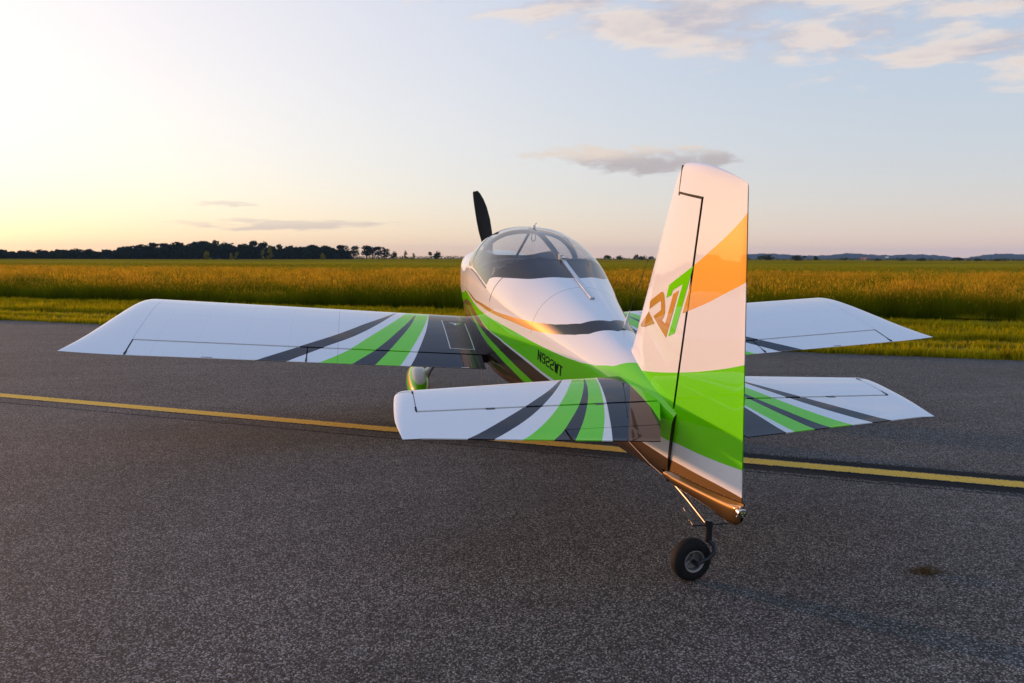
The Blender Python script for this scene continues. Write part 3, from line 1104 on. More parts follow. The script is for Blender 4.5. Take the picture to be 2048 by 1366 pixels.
def crown_geo(r, kind, n):
    """unit tree (height 1): leaf clumps as small bent quads spread through an uneven crown volume"""
    v, f = [], []
    lob = []
    for i in range(9 if kind != 'pine' else 8):
        if kind == 'pine':
            u = r.uniform(.42, .93)
            q = r.uniform(0, 6.28)
            rad = .20 * (1.1 - .5 * (u - .5) / .5)
            lob.append((math.cos(q) * rad * r.uniform(.2, 1), math.sin(q) * rad * r.uniform(.2, 1), u, r.uniform(.11, .18), .9))
        elif kind == 'shrub':
            q = r.uniform(0, 6.28)
            lob.append((math.cos(q) * r.uniform(.1, .55), math.sin(q) * r.uniform(.1, .55), r.uniform(.25, .75), r.uniform(.2, .36), .8))
        elif kind == 'sapling':
            u = r.uniform(.25, .95)
            q = r.uniform(0, 6.28)
            rad = .20 * math.sin(min(1, (1.05 - u) * 1.3) * 1.57)
            lob.append((math.cos(q) * rad * r.uniform(.1, 1), math.sin(q) * rad * r.uniform(.1, 1), u, r.uniform(.08, .15), 1.0))
        else:
            u = r.uniform(.35, .85)
            q = r.uniform(0, 6.28)
            rad = .30 * math.sin((u - .15) / .8 * 3.14) ** .6
            lob.append((math.cos(q) * rad * r.uniform(.3, 1), math.sin(q) * rad * r.uniform(.3, 1), u, r.uniform(.14, .22), .8))
    sz = dict(pine=.042, shrub=.075, sapling=.05).get(kind, .055)
    for i in range(n):
        L = lob[i % len(lob)]
        d = r.normal(0, 1, 3)
        d /= np.linalg.norm(d)
        d = d * r.uniform(.35, 1.0) ** .5 * L[3]
        c = np.array([L[0] + d[0], L[1] + d[1], max(.02, L[2] + d[2] * L[4])])
        a = r.normal(0, 1, 3)
        a /= np.linalg.norm(a)
        b = np.cross(a, r.normal(0, 1, 3))
        b /= np.linalg.norm(b)
        s = sz * r.uniform(.6, 1.5)
        k0 = len(v)
        v += [tuple(c - a * s), tuple(c + b * s * .7), tuple(c + a * s), tuple(c - b * s * .7)]
        f.append((k0, k0 + 1, k0 + 2, k0 + 3))
    return np.array(v), f, lob


def trunk_geo(kind, lob):
    mb = MB()
    top = dict(pine=.9, shrub=.4, sapling=.8).get(kind, .6)
    mb.tube([(0, 0, 0), (.006, .004, top * .5), (0, .008, top)], [.022, .016, .006], 6)
    for L in lob[:5]:
        z0 = min(top * .8, max(.05, L[2] - .15))
        mb.tube([(0, 0, z0), (L[0] * .7, L[1] * .7, L[2])], [.009, .003], 4)
    return mb


TREES = {}
for kind, n_, mt in (('pine', 420, MAT_PINE), ('broadleaf', 460, MAT_LEAF), ('sapling', 240, MAT_SAP), ('shrub', 300, MAT_LEAF)):
    TREES[kind] = []
    for s_ in range(4):
        r = np.random.default_rng(100 + s_ * 7 + len(kind))
        v, f, lob = crown_geo(r, kind, n_)
        cm = bpy.data.meshes.new('crown')
        cm.from_pydata(v.tolist(), [], f)
        cm.materials.append(mt)
        tb = trunk_geo(kind, lob)
        tm = bpy.data.meshes.new('trunk')
        tm.from_pydata([tuple(q) for q in tb.v], [], tb.f)
        tm.materials.append(MAT_BARK)
        TREES[kind].append((cm, tm, v, f))


def tree(kind, px, ytop, D, label, name, var, wide=1.0, group=None):
    e = bpy.data.objects.new(name, None)
    COL.objects.link(e)
    e.empty_display_size = .5
    q = far_pt(px, D)
    e.location = (q.x, q.y, -.03)
    h = max(.8, height_at(px, ytop, D))
    e.scale = (h * wide, h * wide, h)
    e.rotation_euler = (0, 0, random.uniform(0, 6.28))
    cm, tm = TREES[kind][var % 4][:2]
    for nm, me in (('crown', cm), ('trunk', tm)):
        o = bpy.data.objects.new(nm, me)
        COL.objects.link(o)
        o.parent = e
    tag(e, label, 'tree' if kind != 'shrub' else 'shrub', group)
    return e


# the wood along the left horizon: one far mass
prof = pchip([-900, -500, -250, -60, 0, 60, 130, 200, 270, 320, 380, 430, 470, 510, 560, 600, 640, 668, 700], [498, 496, 499, 501, 500, 501, 498, 498, 491, 486, 487, 484, 488, 487, 490, 493, 491, 493, 501])
vs, fs, cnt = [], [], 0
r = np.random.default_rng(21)
tv, tf, tc_ = [], [], 0
for row, (D, sc_) in enumerate(((520, 1.0), (500, .95), (480, .86), (462, .70), (450, .50))):
    x = -900.0
    while x < 700:
        h = height_at(x, prof(x), D) * sc_ * r.uniform(.66, 1.10)
        kind = 'pine' if r.uniform() < .35 and row < 2 else 'broadleaf'
        cm, tm, v, f = TREES[kind][r.integers(4)]
        q = far_pt(x, D + r.uniform(-12, 12))
        an = r.uniform(0, 6.28)
        wd = h * r.uniform(.9, 1.25) * (1.25 if kind == 'pine' else 1.0)
        vv = v.copy()
        cen = vv.reshape(-1, 4, 3).mean(1, keepdims=True)
        vv = (cen + (vv.reshape(-1, 4, 3) - cen) * 1.15).reshape(-1, 3)
        if kind == 'broadleaf':
            vv[:, 2] = (vv[:, 2] - .12) * 1.12
        X = vv[:, 0] * math.cos(an) - vv[:, 1] * math.sin(an)
        Y = vv[:, 0] * math.sin(an) + vv[:, 1] * math.cos(an)
        zz = vv[:, 2] * h
        if kind == 'pine':
            pass
        vs.append(np.stack([X * wd * 1.3 + q.x, Y * wd * 1.3 + q.y, zz - .03], 1))
        k_ = len(vv) // 4
        fs.append(np.arange(k_ * 4).reshape(k_, 4) + cnt)
        cnt += k_ * 4
        # trunk as a slim three-sided post
        for j in range(3):
            tv.append((q.x + .22 * math.cos(j * 2.1), q.y + .22 * math.sin(j * 2.1), -.03))
            tv.append((q.x + .10 * math.cos(j * 2.1), q.y + .10 * math.sin(j * 2.1), h * .8))
        for j in range(3):
            tf.append((tc_ + j * 2, tc_ + (j * 2 + 2) % 6, tc_ + (j * 2 + 3) % 6, tc_ + j * 2 + 1))
        tc_ += 6
        x += r.uniform(6, 13) * (1.0 if row < 3 else .8)
V_, F_ = np.concatenate(vs), np.concatenate(fs)
wood = mesh_obj('far_wood', V_, F_.tolist(), MAT_PINE, smooth=False)
tag(wood, 'dark far wood along the left horizon', kind='stuff')
wt = mesh_obj('trunks', tv, tf, MAT_BARK, wood, smooth=False)
wt['kind'] = 'stuff'

# low scrub along the rest of the horizon
vs, fs, cnt = [], [], 0
x = 690.0
while x < 2600:
    D = r.uniform(520, 640)
    yt = (511.0 if x < 940 else 514.5 if x < 1500 else 516.5) + r.normal(0, .7)
    h = max(.7, height_at(x, yt, D))
    v = TREES['shrub'][r.integers(4)][2][:240]
    q = far_pt(x, D)
    vs.append(np.stack([v[:, 0] * h * 1.5 + q.x, v[:, 1] * h * 1.5 + q.y, v[:, 2] * h], 1))
    fs.append(np.arange(240).reshape(60, 4) + cnt)
    cnt += 240
    x += r.uniform(3.5, 7)
sc = mesh_obj('far_scrub', np.concatenate(vs), np.concatenate(fs).tolist(), MAT_LEAF, smooth=False)
tag(sc, 'low dark scrub along the horizon', kind='stuff')

for i, (kind, px, yt, D, wide, name, lab) in enumerate([
    ('pine', 430, 480, 480, 1.15, 'pine_tree', 'tallest round-topped pine above the middle of the left wood'),
    ('pine', 511, 482, 480, 1.25, 'pine_tree', 'umbrella-shaped pine rising over the left wood'),
    ('pine', 533, 485, 480, 1.0, 'pine_tree', 'slim pine just right of the umbrella-shaped pine'),
    ('pine', 559, 488, 480, 1.0, 'pine_tree', 'small-topped pine third from the umbrella-shaped pine'),
    ('pine', 583, 490, 480, 1.0, 'pine_tree', 'sparse pine standing over the low gap in the wood'),
    ('pine', 684, 490.5, 470, 1.9, 'pine_tree', 'pine at the start of the airy row that ends the left wood'),
    ('pine', 707, 493, 470, 1.9, 'pine_tree', 'second pine of the airy row that ends the left wood'),
    ('pine', 733, 490.5, 470, 1.9, 'pine_tree', 'tallest pine of the airy row that ends the left wood'),
    ('pine', 745, 493.5, 470, 1.9, 'pine_tree', 'pine right beside the tallest of the airy row'),
    ('pine', 757, 493.5, 470, 1.9, 'pine_tree', 'last tall pine of the airy row that ends the left wood'),
    ('pine', 769, 498.5, 470, 2.2, 'pine_tree', 'short pine closing the airy row on its right'),
    ('broadleaf', 788, 502, 460, 1.1, 'broadleaf_tree', 'small dark tree standing alone right of the pine row'),
    ('sapling', 811, 502.5, 420, 1.1, 'young_tree', 'pale young tree alone between the pine row and the propeller'),
    ('sapling', 827, 507.5, 420, 1.5, 'young_tree', 'low pale bushy tree right of the lone young tree'),
    ('sapling', 861, 502.5, 400, 1.2, 'young_tree', 'left of two green trees beside the propeller'),
    ('broadleaf', 874, 501, 400, 1.2, 'broadleaf_tree', 'right and larger of two green trees beside the propeller'),
    ('sapling', 413, 504, 330, 1.7, 'young_tree', 'pale round young tree in front of the left wood'),
    ('sapling', 462, 507, 330, 1.2, 'young_tree', 'left of a pair of pale saplings before the wood'),
    ('sapling', 473, 503, 330, 1.2, 'young_tree', 'right of a pair of pale saplings before the wood'),
    ('sapling', 526, 501, 330, .9, 'young_tree', 'narrow pale sapling below the slim pine'),
    ('sapling', 541, 495.5, 330, 1.0, 'young_tree', 'tall pale green young tree before the wood'),
    ('sapling', 645, 508, 330, 1.8, 'young_tree', 'low pale bushy tree before the wood near its right end'),
    ('broadleaf', 118, 503, 440, 1.3, 'broadleaf_tree', 'yellowish tree in the wood near the left edge'),
    ('shrub', 1216, 509, 520, 1.2, 'shrub', 'round shrub on the horizon just right of the canopy'),
    ('shrub', 1239, 509, 520, .9, 'shrub', 'small shrub second from the canopy on the horizon'),
    ('broadleaf', 1272, 508.5, 520, 1.3, 'broadleaf_tree', 'leaning little tree left of the antenna tip'),
    ('shrub', 1286, 510, 520, 1.4, 'shrub', 'shrub directly behind the antenna tip'),
    ('shrub', 1301, 511.5, 520, 1.0, 'shrub', 'shrub against the front edge of the fin'),
    ('shrub', 1530, 507.5, 480, 1.7, 'shrub', 'large dark shrub just right of the rudder on the horizon'),
    ('shrub', 1592, 510, 480, 1.8, 'shrub', 'second large shrub right of the rudder'),
    ('broadleaf', 1632, 511.5, 480, 1.2, 'broadleaf_tree', 'thin small tree right of the two large shrubs'),
    ('shrub', 1690, 514.5, 500, 1.3, 'shrub', 'small shrub left of the orange and white hut'),
    ('shrub', 1754, 515.5, 500, 1.4, 'shrub', 'small shrub right of the orange and white hut'),
    ('shrub', 1806, 514.5, 500, 1.6, 'shrub', 'shrub right of the white board below the hills'),
    ('shrub', 1842, 514.5, 500, 1.6, 'shrub', 'rounded shrub below the middle of the hills'),
    ('shrub', 1918, 514, 500, 2.0, 'shrub', 'broad low shrub below the dip between the hills'),
    ('shrub', 1957, 515, 500, 1.3, 'shrub', 'small shrub right of the dip between the hills'),
    ('shrub', 1997, 516.5, 500, 1.6, 'shrub', 'low shrub near the right edge of the horizon')]):
    tree(kind, px, yt, D, lab, name, i, wide)

# far hills on the right
ridge = [(1440, 515), (1500, 508), (1531, 506.5), (1572, 508.5), (1612, 511), (1653, 510), (1700, 506), (1735, 508.5), (1776, 510), (1830, 508.5), (1871, 510), (1907, 514), (1931, 515.5), (1959, 511), (2002, 507), (2048, 508.5), (2150, 507), (2300, 511), (2600, 516)]
rf_ = pchip([q[0] for q in ridge], [q[1] for q in ridge])
DH = 4300
rows = []
r = np.random.default_rng(5)
xs = np.linspace(1440, 2600, 420)
jit = r.normal(0, .9, len(xs)) + 1.2 * np.sin(np.arange(len(xs)) * .7)
for q_ in np.linspace(0, 1, 8):
    row = []
    for x, j in zip(xs, jit):
        D = DH + (q_ - .5) * 700
        c = far_pt(x, D)
        h = max(0, height_at(x, rf_(x), DH)) * math.sin(q_ * math.pi) ** .8
        row.append((c.x, c.y, h + (j if h > 8 else 0) - .5))
    rows.append(row)
hl = MB().grid(rows, flip=True).build('hills', mat_leaf('forested_slope', (.020, .030, .012, 1), (.035, .045, .018, 1), 0.0), None, sharp=None)
tag(hl, 'low wooded hills on the right horizon', kind='structure')
# mast on the ridge
c = far_pt(1704, DH)
h0 = height_at(1704, 506, DH)
mb = MB()
mb.tube([(c.x, c.y, h0 - 2), (c.x, c.y, height_at(1704, 500, DH))], [.55, .3], 4)
for q in range(3):
    mb.box((c.x, c.y, h0 + 3 + q * 3.5), (1.6, 1.6, .3))
tag(mb.build('radio_mast', MAT_DKSTEEL, None, smooth=False), 'thin mast on the crest of the hills', 'mast')
# orange and white hut
MAT_ORANGE = simple('orange_paint', (.55, .12, .03), .6)
MAT_BOARD = simple('white_board', (.75, .74, .72), .6)
e = bpy.data.objects.new('field_hut', None)
COL.objects.link(e)
c = far_pt(1729, 640)
e.location = (c.x, c.y, -.03)
e.rotation_euler = (0, 0, R(-35))
tag(e, 'small orange and white hut on the far right horizon', 'hut')
for i in range(4):
    MB().box((-1.65 + i * 1.1, 0, 1.25), (1.09, 2.2, 2.3)).build('wall_panel', MAT_ORANGE if i in (0, 3) else MAT_BOARD, e, smooth=False)
mb = MB()
mb.add([(-2.4, -1.35, 2.4), (2.4, -1.35, 2.4), (2.4, 1.35, 2.4), (-2.4, 1.35, 2.4), (-2.4, 0, 2.95), (2.4, 0, 2.95)], [(0, 1, 5, 4), (2, 3, 4, 5), (0, 4, 3), (1, 2, 5), (3, 2, 1, 0)])
mb.build('roof', MAT_ORANGE, e, smooth=False)
MB().box((0, -1.115, 1.0), (.8, .03, 1.8)).build('door', MAT_BOARD, e, smooth=False)
# white board on posts
e = bpy.data.objects.new('white_signboard', None)
COL.objects.link(e)
c = far_pt(1774, 700)
e.location = (c.x, c.y, -.03)
e.rotation_euler = (0, 0, R(-38))
tag(e, 'tiny white board on posts below the hills', 'signboard')
zc_ = height_at(1774, 514.5, 700)
MB().box((0, 0, zc_), (2.8, .12, 1.1)).build('board', MAT_BOARD, e, smooth=False)
for x in (-.9, .9):
    MB().box((x, .12, zc_ / 2), (.12, .12, zc_ + .3)).build('post', MAT_DKSTEEL, e, smooth=False)

# ------------------------------------------------------------------ the aeroplane
TH, PR, ZO = 0.187198, 0.007747, 0.84677
f_ = Vector((0, math.cos(TH), math.sin(TH)))
u_ = Vector((0, -math.sin(TH), math.cos(TH)))
x_ = Vector((1, 0, 0)) * math.cos(PR) - u_ * math.sin(PR)
u2 = u_ * math.cos(PR) + Vector((1, 0, 0)) * math.sin(PR)
MA = Matrix(((x_.x, f_.x, u2.x), (x_.y, f_.y, u2.y), (x_.z, f_.z, u2.z)))
PLANE = bpy.data.objects.new('light_aircraft', None)
PLANE.empty_display_size = .3
COL.objects.link(PLANE)
PLANE.matrix_world = MA.to_4x4()
OFF = MA.transposed() @ Vector((0, 0, ZO))
tag(PLANE, 'white low-wing propeller aircraft with green and bronze stripes, tail towards us', 'aircraft')


def part(mb, name, mat, parent=None, label=None, **kw):
    o = mb.build(name, mat, parent or PLANE, **kw)
    if parent is None:
        o.location = OFF
    if label:
        o['label'] = label
    return o


def w2a(p):
    """world point -> airframe mesh coordinates"""
    return MA.transposed() @ (Vector(p) - Vector((0, 0, ZO)))


# ---- fuselage skin, open over the cockpit
S_SILL = .63
A_F = pchip([.63, .72, .82, .92, 1.0], [.10, -.06, -.24, -.34, -.36])
A_R = pchip([.63, .70, .77, .827, .893, .983, 1.0], [1.134, 1.228, 1.335, 1.402, 1.483, 1.55, 1.555])
A_B = pchip([.63, 1.0], [.345, .345])
mb = MB()
A1 = list(np.linspace(-1.40, -1.2, 8)) + list(np.linspace(-1.2, .10, 26))[1:] + list(np.linspace(.10, 1.134, 18))[1:] + list(np.linspace(1.134, 3.95, 60))[1:]
s_low = [0, .04, .08, .12, .15, .18, .2, .22, .24, .26, .28, .30, .33, .36, .39, .42, .45, .48, .51, .54, .57, .60, S_SILL]
s_up = list(np.linspace(S_SILL, 1.0, 24))
for side in (-1, 1):
    mb.grid([[oml(a, s, side) for s in s_low] for a in A1], flip=side > 0, uv=[[(a, s) for s in s_low] for a in A1])
    rows, uv = [], []
    for a in [q for q in A1 if q <= .1001]:
        aa = [-1.4 + (a + 1.4) * (A_F(s) + 1.4) / 1.5 for s in s_up]
        rows.append([oml(q, s, side) for q, s in zip(aa, s_up)])
        uv.append(list(zip(aa, s_up)))
    mb.grid(rows, flip=side > 0, uv=uv)
    rows, uv = [], []
    for a in [q for q in A1 if q >= 1.1339]:
        t = (a - 1.134) / (3.95 - 1.134)
        aa = [A_R(s) + (3.95 - A_R(s)) * t for s in s_up]
        rows.append([oml(q, s, side) for q, s in zip(aa, s_up)])
        uv.append(list(zip(aa, s_up)))
    mb.grid(rows, flip=side > 0, uv=uv)
loop = [oml(3.95, s, -1) for s in np.linspace(0, 1, 30)] + [oml(3.95, s, 1) for s in np.linspace(1, 0, 30)][1:-1]
mb.cap(loop)
loop = [oml(-1.40, s, -1) for s in np.linspace(0, 1, 30)] + [oml(-1.40, s, 1) for s in np.linspace(1, 0, 30)][1:-1]
mb.cap(loop, True)
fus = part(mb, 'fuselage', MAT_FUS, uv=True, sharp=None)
bm = bmesh.new()
bm.from_mesh(fus.data)
bmesh.ops.remove_doubles(bm, verts=bm.verts, dist=.0004)
bm.to_mesh(fus.data)
bm.free()
fus.data.set_sharp_from_angle(angle=R(50))

# cowl air outlet ramp, exhaust stubs
for y in (-.12, .12):
    part(MB().tube([V(-.75, y, -.06), V(-.60, y, -.15), V(-.45, y, -.185)], .024, 12, caps=False), 'exhaust_pipe', MAT_STEEL)

# ---- cockpit inside
mb = MB()
for side in (-1, 1):
    rows = [[oml(a, s, side, .018) for s in (.02, .2, .28, .34, .42, .5, .56, .60, S_SILL)] for a in np.linspace(-.55, 1.5, 22)]
    mb.grid(rows, flip=side < 0)
part(mb, 'cockpit_liner', MAT_LINER, sharp=50)
mb = MB()       # glare shield and instrument panel
rows = []
for a in np.linspace(-.33, .14, 8):
    zt = .655 + (a + .33) * .16
    rows.append([V(a, W(a) * .90 * math.sin(q), zt - .17 * (1 - math.cos(q))) for q in np.linspace(-1.35, 1.35, 15)])
mb.grid(rows)
mb.grid([rows[-1], [p + Vector((0, .05, -.32)) for p in rows[-1]]])
part(mb, 'instrument_panel', MAT_LINER, sharp=50)
mb = MB()       # baggage bulkhead and rear deck
mb.grid([[oml(1.46, s, -1, .02) for s in np.linspace(.1, .74, 14)], [oml(1.46, s, 1, .02) for s in np.linspace(.1, .74, 14)]])
mb.grid([[V(a, y * W(a) * .93, .60 + .16 * max(0, (a - 1.0) / .5) * (1 - y * y)) for y in np.linspace(-1, 1, 9)] for a in (.98, 1.2, 1.47)])
part(mb, 'baggage_shelf', MAT_LINER, sharp=40)
for y in (-.26, .26):
    mb = MB()
    rows = []
    for i, t in enumerate(np.linspace(0, 1, 9)):
        a, z = .72 + t * .20, .18 + t * .62
        hw, th = .215 * (1 - .18 * t ** 3), .055 * (1 - .3 * t)
        rows.append([V(a + th * math.sin(q) * .9, y + hw * abs(math.cos(q)) ** .5 * math.copysign(1, math.cos(q)), z + th * math.sin(q) * -.2) for q in np.linspace(0, 2 * math.pi, 18, endpoint=False)])
    mb.grid(rows, closed=True)
    mb.cap(rows[-1], True)
    part(mb, 'seat', MAT_SEAT, sharp=60)

# ---- canopy glass, frames
mb = MB()
for side in (-1, 1):
    mb.grid([[oml(A_F(s) + (A_B(s) - A_F(s)) * t, s, side) for s in s_up] for t in np.linspace(0, 1, 18)], flip=side > 0)
ws = part(mb, 'windshield', MAT_GLASS, sharp=60, label='clear windshield ahead of the sliding canopy')
mb = MB()
for side in (-1, 1):
    mb.grid([[oml(A_B(s) + .006 + (A_R(s) - A_B(s) - .006) * t, s, side) for s in s_up] for t in np.linspace(0, 1, 30)], flip=side > 0)
cn = part(mb, 'canopy', MAT_GLASS, sharp=60, label='clear bubble canopy')
for o in (ws, cn):
    b2 = bmesh.new()
    b2.from_mesh(o.data)
    bmesh.ops.remove_doubles(b2, verts=b2.verts, dist=.0005)
    b2.to_mesh(o.data)
    b2.free()


def bow(a, s0, s1, r, ins, name, mat, parent=None):
    pts = [oml(a, s, -1, ins) for s in np.linspace(s0, s1, 22)] + [oml(a, s, 1, ins) for s in np.linspace(s1, s0, 22)][1:]
    return part(MB().tube(pts, r, 8), name, mat, parent)


bow(.345, .615, 1.0, .0065, .004, 'canopy_bow', MAT_DKSTEEL)
bow(.40, .50, 1.0, .020, .045, 'roll_bar', MAT_LINER)
# sill rails of the canopy
for side in (-1, 1):
    pts = [oml(a, S_SILL - .012, side, .004) for a in np.linspace(.30, 1.13, 14)]
    part(MB().tube(pts, .008, 6), 'canopy_rail', MAT_DKSTEEL)
pts = [oml(A_R(s), s, -1, .012) for s in np.linspace(S_SILL, 1, 22)] + [oml(A_R(s), s, 1, .012) for s in np.linspace(1, S_SILL, 22)][1:]
part(MB().tube(pts, .009, 6), 'canopy_frame', MAT_LINER)
pts = [V(a, 0, ZT(a) - .022) for a in np.linspace(.40, 1.56, 16)]
mb = MB()
mb.grid([[p + Vector((dx, 0, dz)) for dx, dz in ((-.02, -.012), (.02, -.012), (.02, .012), (-.02, .012))] for p in pts], closed=True)
part(mb, 'canopy_spine', MAT_LINER, smooth=False)
part(MB().tube([V(.38, 0, 1.035), V(-.22, 0, .655)], .013, 8), 'windshield_brace', MAT_LINER)
ring = [V(.42, .035 + .022 * math.sin(q), 1.0 + .04 * math.cos(q)) for q in np.linspace(0, 2 * math.pi, 17)]
part(MB().tube(ring, .004, 6, caps=False), 'grab_loop', MAT_DKSTEEL)
# slide track on the turtle deck with its latch
mb = MB()
pts = [V(a, 0, ZT(a)) for a in np.linspace(1.57, 2.386, 20)]
mb.grid([[p + Vector((dx, 0, dz)) for dx, dz in ((-.016, -.004), (-.016, .015), (.016, .015), (.016, -.004))] for p in pts])
mb.cap([pts[-1] + Vector((dx, -.001, dz)) for dx, dz in ((-.016, -.004), (-.016, .015), (.016, .015), (.016, -.004))])
part(mb, 'canopy_track', MAT_ALU, smooth=False)
mb = MB()
mb.box(V(1.555, 0, ZT(1.555) + .010), (.042, .085, .026))
mb.box(V(1.50, 0, ZT(1.50) + .012), (.022, .06, .02))
part(mb, 'canopy_latch', MAT_ALU, smooth=False)
# small antennas
mb = MB()
mb.tube([V(.56, 0, ZT(.56) - .002), V(.56, 0, ZT(.56) + .022)], [.016, .012], 10)
mb.tube([V(.56, 0, ZT(.56) + .02), V(.53, .03, ZT(.56) + .042)], .004, 6)
part(mb, 'beacon_antenna', MAT_LINE)
base = oml(2.865, .93, 1)
mb = MB()
mb.tube([base, base + V(.012, .004, .045), base + V(.03, .012, .125)], [.0135, .011, .0045], 10)
ant = part(mb, 'whip_antenna', MAT_WHITE, label='thin whip antenna with white base on the rear deck')
mb = MB()
tip = base + V(.135, .055, .475)
mb.tube([base + V(.03, .012, .125), tip], .0016, 5)
mb.lathe([(0, -.006), (.005, -.003), (.005, .003), (0, .006)], tip, (0, 0, 1), 8)
part(mb, 'whip_rod', MAT_DKSTEEL, ant)


# ---- wings
def foil_rows(ys, a0, a1, zf, na=26, nose=True):
    rows = []
    for y in ys:
        b0, b1 = (a0(y) if callable(a0) else a0), (a1(y) if callable(a1) else a1)
        aa = cosp(b0, b1, na, both=not nose)
        up = [V(a, y, zf(a, y)[0]) for a in aa[::-1]]
        lo = [V(a, y, zf(a, y)[1]) for a in aa]
        rows.append(up + lo[1:] if nose else up + lo)
    return rows


def slab(ys, a0, a1, zf, mb, nose, side, na=26):
    rows = foil_rows([side * y for y in ys], a0, a1, zf, na, nose)
    fl = side < 0
    mb.grid(rows, flip=fl)
    mb.cap(rows[0], not fl)
    mb.cap(rows[-1], fl)
    mb.grid([[r[-1] for r in rows], [r[0] for r in rows]], flip=not fl)
    return mb


TIPY = pchip([0, .03, .08, .15, .3, .5, .8, 1.1, 1.3, 1.4707], [3.395, 3.46, 3.515, 3.555, 3.60, 3.635, 3.685, 3.735, 3.777, 3.818])
AH = 1.203
for side in (-1, 1):
    wing = part(slab(np.linspace(.40, Y_TIP0, 26), 0.0, AH, wing_z, MB(), True, side, 34), 'wing', MAT_WING, sharp=35,
                label=('left' if side < 0 else 'right') + ' wing, white outboard with green and bronze bands near the root')
    # wing tip
    mb = MB()
    ts = 1 - np.cos(np.linspace(0, 1, 16) * math.pi / 2)[::-1]
    ts = np.sin(np.linspace(0, 1, 16) * math.pi / 2)
    aa = cosp(0, CH, 40)
    for up in (0, 1):
        rows = []
        for a in aa:
            yt = TIPY(a)
            row = []
            for t in ts:
                y = Y_TIP0 + .0015 + (yt - Y_TIP0) * t
                zu, zl = wing_z(a, Y_TIP0)
                zm = (zu + zl) / 2 + (y - Y_TIP0) * DIH + .012 * t * t
                hh = (zu - zl) / 2 * math.sqrt(max(0, 1 - t ** 3.2))
                row.append(V(a, side * y, zm + (hh if up == 0 else -hh)))
            rows.append(row)
        mb.grid(rows, flip=(up == 1) != (side < 0))
    part(mb, 'wing_tip', MAT_WHITE, wing, sharp=60)
    # flap, aileron
    for nm, y0, y1, lab in (('flap', .575, 2.040, 'wing flap with green and bronze stripes'), ('aileron', 2.050, 3.368, 'white aileron')):
        mb = slab(np.linspace(y0, y1, 14), AH + .017, CH, lambda a, y: (wing_z(a, y)[0] - .002, wing_z(a, y)[1] + .002), MB(), False, side, 12)
        part(mb, nm, MAT_WING, wing, sharp=35, label=lab)
    part(slab([.57, 3.372], AH - .03, AH + .05, lambda a, y: (wing_z(a, y)[0] - .012, wing_z(a, y)[1] + .012), MB(), False, side, 3), 'gap_shadow_slab', MAT_GAP, wing, smooth=False)
    for y in (2.045, 3.371):
        mb = MB().box(V(1.33, side * y, wing_z(1.33, y)[0] - .02), (.012, .25, .014))
        part(mb, 'gap_shadow_slab', MAT_GAP, wing, smooth=False)
    # walkway
    def wp(a, y, d=.0012):
        return V(a, side * y, wing_z(a, y)[0] + d)
    mb = MB()
    mb.grid([[wp(a, y) for y in np.linspace(.625, .835, 6)] for a in np.linspace(.44, 1.115, 16)], flip=side > 0)
    wk = part(mb, 'walkway', MAT_WALK, wing, sharp=60, label='black grip walkway edged with a white line')
    def strip(p0, p1, wd, nm, n=14, d=.0022, parent=wk, mat=MAT_LINE):
        rows = []
        for t in np.linspace(0, 1, n):
            a, y = p0[0] + (p1[0] - p0[0]) * t, p0[1] + (p1[1] - p0[1]) * t
            da, dy = p1[0] - p0[0], p1[1] - p0[1]
            L = math.hypot(da, dy)
            na, ny = -dy / L * wd / 2, da / L * wd / 2
            rows.append([wp(a - na, y - ny, d), wp(a + na, y + ny, d)])
        return part(MB().grid(rows, flip=side < 0), nm, mat, parent, smooth=False)
    for p0, p1 in (((.43, .838), (1.118, .838)), ((1.118, .84), (1.118, .62)), ((.50, .622), (1.118, .622))):
        strip(p0, p1, .007, 'pinstripe')
    # winged emblem on the walkway
    for pts, mt in (([(.492, .785), (.492, .74), (.520, .728), (.545, .735), (.560, .725), (.552, .70), (.530, .715), (.508, .700), (.500, .715), (.510, .735), (.502, .752)], MAT_LINE), ([(.556, .722), (.545, .70), (.490, .652), (.500, .685), (.530, .708)], MAT_GREEN)):
        part(MB().add([wp(a, y, .0026) for a, y in pts], [tuple(range(len(pts)))[::1 if side < 0 else -1]]), 'emblem', mt, wk, smooth=False)
    for y0, y1, mt in ((.72, .785, MAT_LINE), (2.75, 2.83, MAT_INK)):     # the tiny warning stencil along the trailing edge
        n = 6
        for i in range(n):
            ya, yb = y0 + (y1 - y0) * i / n, y0 + (y1 - y0) * (i + .72) / n
            part(MB().add([wp(a, y, .001) for a, y in ((1.452, ya), (1.452, yb), (1.461, yb), (1.461, ya))], [(0, 1, 2, 3)]), 'stencil_word', mt, wing, smooth=False)

# ---- horizontal tail
EH, HB, HORN = 3.783, 1.452, 1.355


def hs_zf(a, y):
    h = hs_half(a, y)
    return HSZ + h, HSZ - h


